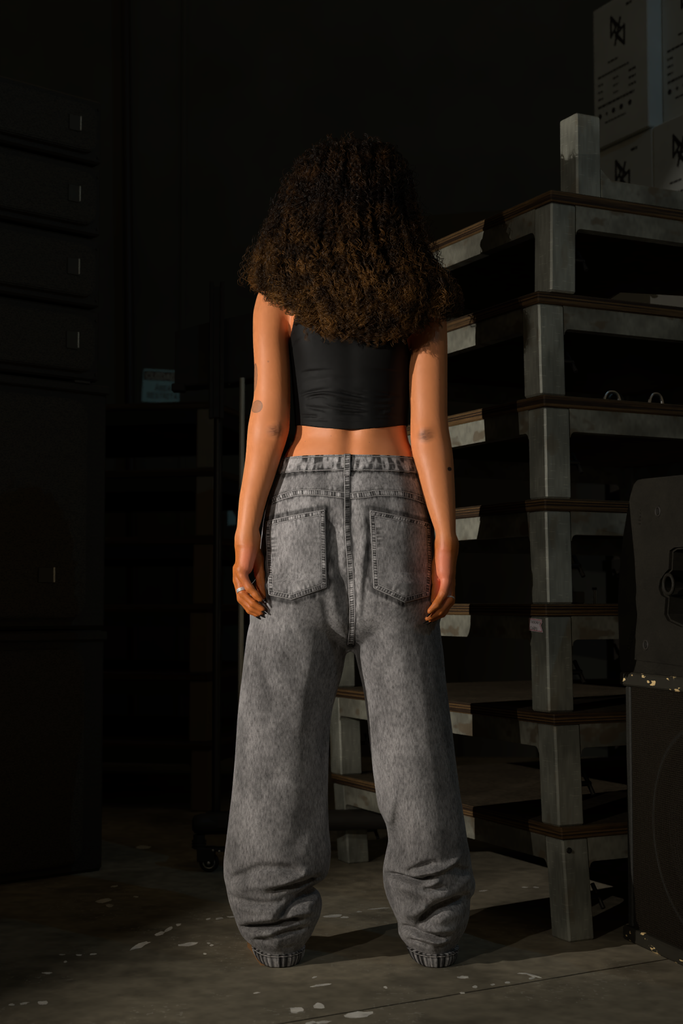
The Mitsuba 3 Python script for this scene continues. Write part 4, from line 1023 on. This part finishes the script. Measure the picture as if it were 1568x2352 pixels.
# the cuffs' hems pucker too
jeans = add('jeans', jm, 'mat_denim', person, label='baggy grey acid wash jeans bunched at the ankles', smooth=True, uv=np.stack([np.minimum(seamd, .1), v[:, 2]], 1))

def ribbon(pts, half, thick, mat, name, step=.0022, nu=9, label=None):
    """A strip of cloth sewn on along a line of the back."""
    P = np.array([[QX(a, b), QZ(b)] for a, b in pts]); s0 = np.r_[0, np.cumsum(np.linalg.norm(np.diff(P, axis=0), axis=1))]
    s = np.linspace(0, s0[-1], max(4, int(s0[-1] / step))); C = np.stack([PchipInterpolator(s0, P[:, k])(s) for k in (0, 1)], 1)
    t = np.gradient(C, axis=0); t /= np.linalg.norm(t, axis=1, keepdims=True); nn = np.stack([-t[:, 1], t[:, 0]], 1)
    u = np.linspace(-half, half, nu)
    X = C[:, None, 0] + nn[:, None, 0] * u; Z = C[:, None, 1] + nn[:, None, 1] * u
    prof = thick * np.clip((half - np.abs(u)) / .0012, -1.2, 1)
    prof[0] = prof[-1] = -.0015
    N = cloth_n(X, Z); y = cloth_y(X, Z)
    V = np.stack([X, y, Z], -1) + N * prof[None, :, None]
    return sheet(V, np.stack([np.broadcast_to(u, X.shape), np.broadcast_to(s[:, None], X.shape)], -1), name, mat, label)
def sheet(V, UV, name, mat, label=None):
    a, b = V.shape[:2]; i = np.arange(a * b).reshape(a, b)
    q = np.stack([i[:-1, :-1], i[:-1, 1:], i[1:, 1:], i[1:, :-1]], -1).reshape(-1, 4)
    f = np.vstack([q[:, [0, 1, 2]], q[:, [0, 2, 3]]])
    m = trimesh.Trimesh(V.reshape(-1, 3), f, process=False)
    if m.face_normals[:, 1].mean() > 0: m.invert()
    return add(name, m, mat, jeans, label=label, smooth=True, uv=UV.reshape(-1, 2))
for pts in (YOKE_L, YOKE_R): ribbon(pts, .0080, .0011, 'mat_denim_seam', 'yoke_seam')
ribbon(CENTRE, .0076, .0014, 'mat_denim_seam', 'centre_seam')

def pocket(pts):
    P = np.array([[QX(a, b), QZ(b)] for a, b in pts]); poly = Polygon(P).buffer(-.004).buffer(.004)
    x0, y0, x1, y1 = poly.bounds; h = .0020
    ring = np.array(poly.segmentize(h).exterior.coords)[:-1]
    inner = [np.array(g.exterior.coords)[:-1] for dd in (.0012, .0026) for g in [poly.buffer(-dd).segmentize(h)]]
    gx, gy = np.meshgrid(np.arange(x0, x1, h), np.arange(y0, y1, h)); pin = np.stack([gx.ravel(), gy.ravel()], 1)
    import shapely
    core = poly.buffer(-.0040); pin = pin[shapely.contains_xy(core, pin[:, 0], pin[:, 1])]
    allp = np.vstack([ring, *inner, pin])
    from scipy.spatial import Delaunay
    tri = Delaunay(allp).simplices
    cen = allp[tri].mean(1); tri = tri[shapely.contains_xy(poly, cen[:, 0], cen[:, 1])]
    pp = shapely.points(allp); d = shapely.distance(pp, poly.exterior); al = shapely.line_locate_point(poly.exterior, pp)
    X, Z = allp[:, 0], allp[:, 1]; N = cloth_n(X, Z, .010)
    lift = np.where(d < .0004, -.0012, .0026 - .0007 * np.exp(-((d - .0018) / .0010) ** 2) - .0006 * np.exp(-((d - .0112) / .0013) ** 2))
    V = np.stack([X, cloth_y(X, Z), Z], -1) + N * lift[:, None]
    # the outline's start lies at a corner, so triangles that would jump the along-coordinate are few; mirror them there
    m = trimesh.Trimesh(V, tri, process=False)
    if m.face_normals[:, 1].mean() > 0: m.invert()
    add('back_pocket', m, 'mat_denim_pocket', jeans, smooth=True, uv=np.stack([d, al], 1))
pocket(POCK_L); pocket(POCK_R)

# waistband all round, standing a little off the skin
def ring_at(py, grow, n=260):
    t = np.array(sorted([[PZ(r[0]), PX(r[1], r[0]), PX(r[2], r[0]), YC + r[3], r[4]] for r in HIPS]))
    L, R, cy, ry = [float(PchipInterpolator(t[:, 0], t[:, i])(min(PZ(py), t[-1, 0]))) for i in (1, 2, 3, 4)]
    a = np.linspace(-np.pi / 2, 1.5 * np.pi, n); p_ = 2 / 2.3
    return np.stack([(L + R) / 2 + (R - L + 2 * grow) / 2 * np.sign(np.cos(a)) * np.abs(np.cos(a)) ** p_, cy + (ry + grow) * np.sign(np.sin(a)) * np.abs(np.sin(a)) ** p_], 1)
rows, hs = [], []
for py, grow, h in ((1083, .0005, 0), (1082, .0026, .0006), (1078, .0031, .0044), (1072, .0034, .010), (1066, .0035, .0155), (1061, .0034, .020), (1055, .0034, .0255), (1050, .0034, .030), (1045.5, .0032, .0336), (1044, .0024, .0342), (1044.3, .0008, .0344), (1054, .0004, .0344)):
    r = ring_at(py + 12, grow)
    rows.append(np.column_stack([r, np.full(len(r), QZ(py))])); hs.append(h)
V = np.array(rows)
al = np.r_[0, np.cumsum(np.linalg.norm(np.diff(V[4, :, :2], axis=0), axis=1))]
sheetV, sheetUV = V, np.stack([np.broadcast_to(np.array(hs)[:, None], V.shape[:2]), np.broadcast_to(al, V.shape[:2])], -1)
i = np.arange(V.shape[0] * V.shape[1]).reshape(V.shape[:2]); q = np.stack([i[:-1, :-1], i[:-1, 1:], i[1:, 1:], i[1:, :-1]], -1).reshape(-1, 4)
m = trimesh.Trimesh(V.reshape(-1, 3), np.vstack([q[:, [0, 1, 2]], q[:, [0, 2, 3]]]), process=False)
cent = m.triangles_center - np.array([PX(803), YC, 0]); 
if (m.face_normals[:, :2] * cent[:, :2]).sum() < 0: m.invert()
add('waistband', m, 'mat_denim_band', jeans, smooth=True, uv=sheetUV.reshape(-1, 2))
# belt loop in the middle of the back
bl = [(797.5, 1042), (797.5, 1050), (797, 1062), (797, 1076), (796.5, 1088), (796, 1095.5)]
P = np.array([[QX(a, b), QZ(b)] for a, b in bl]); s = np.r_[0, np.cumsum(np.linalg.norm(np.diff(P, axis=0), axis=1))]
u = np.linspace(-.0074, .0074, 15); ss = np.linspace(0, s[-1], 30)
cx, cz = PchipInterpolator(s, P[:, 0])(ss), PchipInterpolator(s, P[:, 1])(ss)
ybase = YC - .008 - .104 - .0034 - .0030
yy = np.interp(cz, [QZ(1096), QZ(1086), QZ(1078), QZ(1044), QZ(1042)], [ybase - .011, ybase - .0105, ybase - .0085, ybase - .001, ybase + .001])
prof = .0018 * np.clip((.0074 - np.abs(u)) / .0010, -2.5, 1); prof[0] = prof[-1] = -.006
V = np.stack([cx[:, None] + u * np.ones((30, 1)), (yy[:, None] - prof), cz[:, None] * np.ones(15)], -1)
V[-1, :, 1] += .006; V[0, :, 1] += .006
sheet(V, np.stack([np.broadcast_to(u * .0056 / .0056, V.shape[:2]), np.broadcast_to(ss[:, None], V.shape[:2])], -1), 'belt_loop', 'mat_denim_seam')
# hems: turned up cuffs standing on the floor
def cuff(tab, tilt):
    t = np.array(sorted([[PZ(r[0]), PX(r[1], r[0]), PX(r[2], r[0]), YC + r[3], r[4]] for r in tab]))
    rows, hs = [], []
    for z, grow, h in ((.0285, -.004, .028), (.0275, .0026, .0265), (.0245, .0040, .0238), (.0225, .0030, .0225), (.018, .0044, .018), (.010, .0042, .010), (.0030, .0024, .003), (.0008, .0010, .0006), (.0006, -.006, .0)):
        L, R, cy, ry = [float(PchipInterpolator(t[:, 0], t[:, k])(max(z, t[0, 0]))) for k in (1, 2, 3, 4)]
        a = np.linspace(-np.pi / 2, 1.5 * np.pi, 200); p_ = 2 / 2.2
        wob = .0009 * np.sin(a * 23) + .0007 * np.sin(a * 41 + 1)
        x = (L + R) / 2 + ((R - L) / 2 + grow + wob) * np.sign(np.cos(a)) * np.abs(np.cos(a)) ** p_; y = cy + (ry + grow + wob) * np.sign(np.sin(a)) * np.abs(np.sin(a)) ** p_
        up = tilt * np.clip(-(x - (L + R) / 2 + .012) / ((R - L) / 2 - .012), 0, 1) ** 1.4
        rows.append(np.column_stack([x, y, z + up])); hs.append(h)
    V = np.array(rows); al = np.r_[0, np.cumsum(np.linalg.norm(np.diff(V[4, :, :2], axis=0), axis=1))]
    i = np.arange(V.shape[0] * V.shape[1]).reshape(V.shape[:2]); q = np.stack([i[:-1, :-1], i[:-1, 1:], i[1:, 1:], i[1:, :-1]], -1).reshape(-1, 4)
    m = trimesh.Trimesh(V.reshape(-1, 3), np.vstack([q[:, [0, 1, 2]], q[:, [0, 2, 3]]]), process=False)
    cent = m.triangles_center - V.reshape(-1, 3).mean(0)
    if (m.face_normals[:, :2] * cent[:, :2]).sum() < 0: m.invert()
    add('cuff', m, 'mat_denim_cuff', jeans, smooth=True, uv=np.stack([np.broadcast_to(np.array(hs)[:, None], V.shape[:2]), np.broadcast_to(al, V.shape[:2])], -1).reshape(-1, 2))
cuff(LEGL, .006); cuff(LEGR, .004)

# shoes: mostly under the cuffs, the tan toe of the left one shows
scene['mat_shoe'] = principled(proc(lambda p, n, uv: mix([.40, .17, .045], [.55, .26, .08], fbm(p.x * 40, p.y * 40, p.z * 40, 3))), .55)
scene['mat_sole'] = principled((.20, .10, .035), .7)
def shoe(cx, ang):
    S = Field([-.06, -.06, 0.], [.06, .21, .12], .004)
    S.cone([0, .0, .040], [0, .03, .045], .032, .032, .02); S.cone([0, .02, .036], [.003, .105, .032], .034, .036, .03); S.cone([.003, .105, .030], [.004, .165, .024], .037, .026, .03)
    S.cone([0, .0, .040], [0, .005, .095], .030, .030, .02)
    S.f = np.maximum(S.f, .014 - S.ax[2][None, None, :]).astype(np.float32)
    c, s = math.cos(ang), math.sin(ang)
    M = np.eye(4); M[:2, :2] = [[c * .86, -s], [s * .86, c]]; M[:3, 3] = [cx, YC - .012, 0]
    k = add('shoe', moved(polish(S.mesh(), 4), M), 'mat_shoe', person, smooth=True, label='tan shoe')
    o = Polygon([(-.034, -.03), (-.036, .03), (-.036, .09), (-.040, .13), (-.030, .18), (-.010, .198), (.018, .198), (.036, .18), (.043, .13), (.037, .08), (.036, .0), (.030, -.03), (0, -.042)]).buffer(.003)
    add('sole', bevel_prism(o, .0165, .003, M @ np.diag([1, 1, 1, 1])), 'mat_sole', k)
shoe(PX(629, 2200), .20); shoe(PX(1000, 2200), -.05)

# ---- hair: a dark mass of curls and the separate curls that lie over it
HAIR = [(322, 786, 850, -.01, .030), (336, 745, 880, -.01, .075), (356, 716, 902, -.01, .100), (385, 688, 926, -.012, .122), (420, 660, 946, -.014, .138), (460, 636, 960, -.016, .150), (500, 614, 974, -.020, .156), (540, 601, 986, -.024, .158), (580, 591, 1000, -.030, .156),
        (610, 585, 1016, -.034, .153), (640, 591, 1033, -.038, .149), (670, 608, 1040, -.044, .142), (700, 632, 1034, -.052, .132), (730, 652, 1016, -.062, .118), (755, 662, 1002, -.072, .102), (775, 670, 988, -.084, .084), (792, 682, 975, -.094, .066), (815, 712, 945, -.100, .045)]
HT = np.array(sorted([[at(784, r[0], YC + r[3] - .7 * r[4])[2], PX(r[1], r[0]), PX(r[2], r[0]), YC + r[3], r[4]] for r in HAIR]))
HI = [PchipInterpolator(HT[:, 0], HT[:, k]) for k in (1, 2, 3, 4)]
def envelope(z, phi, rho):
    z = np.clip(z, HT[0, 0], HT[-1, 0]); L, R, cy, ry = (f(z) for f in HI)
    return np.stack([(L + R) / 2 + rho * (R - L) / 2 * np.cos(phi), cy + rho * ry * np.sin(phi), z], -1)
HF = Field([PX(570), YC - .24, PZ(850)], [PX(1062), YC + .19, PZ(312)], .0045)
def inset(r): 
    c = (r[1] + r[2]) / 2; return (r[0] + (10 if r[0] < 420 else 0) - (44 if r[0] > 740 else 20 if r[0] > 690 else 0), c + (r[1] - c) * .87, c + (r[2] - c) * .87, r[3] + .006, r[4] * .86)
_PZ = PZ
ZR = PchipInterpolator([r[0] for r in HAIR], [at(784, r[0], YC + r[3] - .7 * r[4])[2] for r in HAIR])
PZ = lambda py: float(ZR(np.clip(py, 322, 815)))          # levels of the hair are read off its back
HF.loft([inset(r) for r in HAIR], 0, 2.0)
PZ = _PZ
g = np.stack(np.meshgrid(*[HF.ax[k] * s for k, s in ((0, 55), (1, 55), (2, 42))], indexing='ij'), -1)
HF.f += ((meshkit.fbm(g, 3, 11) - .5) * .050).astype(np.float32)
hm = HF.mesh()
def hair_tone(p):
    lo = smoothstep(PZ(480), PZ(700), p.z); f = fbm(p.x * 30, p.y * 30, p.z * 14, 3)
    c = mix([.010, .0036, .0009], [.078, .0345, .0075], lo * .72 + .28 * f)
    return c * (.30 + 1.1 * f)
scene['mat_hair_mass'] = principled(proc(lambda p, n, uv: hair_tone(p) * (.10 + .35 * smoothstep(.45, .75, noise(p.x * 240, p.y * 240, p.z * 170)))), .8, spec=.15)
scene['mat_curl'] = {'type': 'twosided', 'bsdf': {'type': 'principled', 'base_color': proc(lambda p, n, uv: hair_tone(p) * (.5 + 1.1 * noise(p.x * 160, p.y * 160, p.z * 60)) * (.5 + 1.6 * smoothstep(.35, .75, noise(p.x * 48, p.y * 48, p.z * 34)))), 'roughness': .40, 'specular': .28}}
hair = add('hair', polish(hm, 3), 'mat_hair_mass', person, label='big mass of dark brown curls with lighter ends', smooth=True)
rg = np.random.default_rng(21)
HCn = np.array(HC)
def curls(n_clumps, per, sides, fly=False):
    out = []
    for c in range(n_clumps):
        phi = -np.pi / 2 + rg.normal(0, .95)
        if abs(phi + np.pi / 2) > 2.2: phi = rg.uniform(0, 2 * np.pi)
        front = math.sin(phi) > .35
        lo_py = 660 if front else 806 - (150 if math.cos(phi) < 0 else 85) * abs(math.cos(phi)) ** 4 - rg.uniform(0, 22)
        tip = rg.uniform(372, lo_py) if rg.random() < .55 else lo_py - abs(rg.normal(0, 30))
        rho = min(1.06, .80 + .25 * rg.random() ** .8) if not fly else rg.uniform(.98, 1.13)
        root = HCn + np.array([.070 * math.cos(phi) * .8, .088 * math.sin(phi) * .8, rg.uniform(.0, .075)])
        zr, zt = root[2] + .02, float(ZR(min(tip, 815)))
        length = rg.uniform(.06, .14)
        t = np.linspace(0, 1, 300); z = zr + (zt - zr) * t ** .85
        w = np.clip(t / .38, 0, 1); w = w * w * (3 - 2 * w)
        drift = rg.normal(0, .10) * t
        E_ = envelope(z, phi + drift, rho)
        path = root + (E_ - root) * w[:, None]
        path[:, 2] += .045 * np.sin(np.pi * np.clip(t / .5, 0, 1)) * (zr > zt)
        s = np.r_[0, np.cumsum(np.linalg.norm(np.diff(path, axis=0), axis=1))]
        L = min(length, s[-1] * .8)
        lam, rc = rg.uniform(.013, .024), rg.uniform(.0032, .0066) * (1.0 if not fly else .8)
        tilt_ = rg.uniform(-.25, .25); hand_ = rg.choice([-1, 1]); ph0 = rg.uniform(0, 6.28)
        for k in range(per):
            l2 = L * rg.uniform(.8, 1.0); end = s[-1] - rg.uniform(0, .006)
            n = max(10, int(l2 / lam * 8))
            ss = np.linspace(end - l2, end, n)
            P = np.stack([np.interp(ss, s, path[:, q]) for q in range(3)], 1)
            tg = np.gradient(P, axis=0); tg /= np.linalg.norm(tg, axis=1, keepdims=True) + 1e-9
            a = np.cross(tg, [math.cos(phi), math.sin(phi), .01]); a /= np.linalg.norm(a, axis=1, keepdims=True) + 1e-9
            b = np.cross(tg, a)
            ram = np.clip((ss - ss[0]) / .03, .15, 1) * (1 + .35 * np.clip((ss - ss[-1] + .03) / .03, 0, 1))
            phs = hand_ * 2 * np.pi * (ss - end) / (lam * rg.uniform(.985, 1.015)) + ph0 + rg.normal(0, .13)
            r_ = rc * ram * rg.uniform(.75, 1.2)
            spread = rg.normal(0, .0010 if not fly else .004, 2)
            ct = tg * (r_ * np.cos(phs) * tilt_)[:, None]                 # a leaning coil reads as loops
            P = P + a * (r_ * np.cos(phs) + spread[0])[:, None] + b * (r_ * np.sin(phs) + spread[1])[:, None] + ct
            P += np.cumsum(rg.normal(0, .00014, P.shape), 0)
            rad = rg.uniform(.00022, .00050) * np.interp(np.linspace(0, 1, n), [0, .8, 1], [1, 1, .35])
            out.append(np.column_stack([P, rad]))
    return out
strands = curls(1250, 6, 3) + curls(260, 3, 3, True)
fd = os.environ.get('TMPDIR') or tempfile.gettempdir()
hair_file = os.path.join(fd, f'curls_{os.getpid()}.txt')
with open(hair_file, 'w') as fh:
    for S_ in strands:
        fh.write('\n'.join('%.5f %.5f %.5f %.5f' % tuple(r) for r in S_)); fh.write('\n\n')
kc = key_for('curl', hair)
scene[kc] = {'type': 'bsplinecurve', 'filename': hair_file, 'bsdf': {'type': 'ref', 'id': 'mat_curl'}}
tag(kc, 'loose coiled curls with light brown ends', kind='stuff')
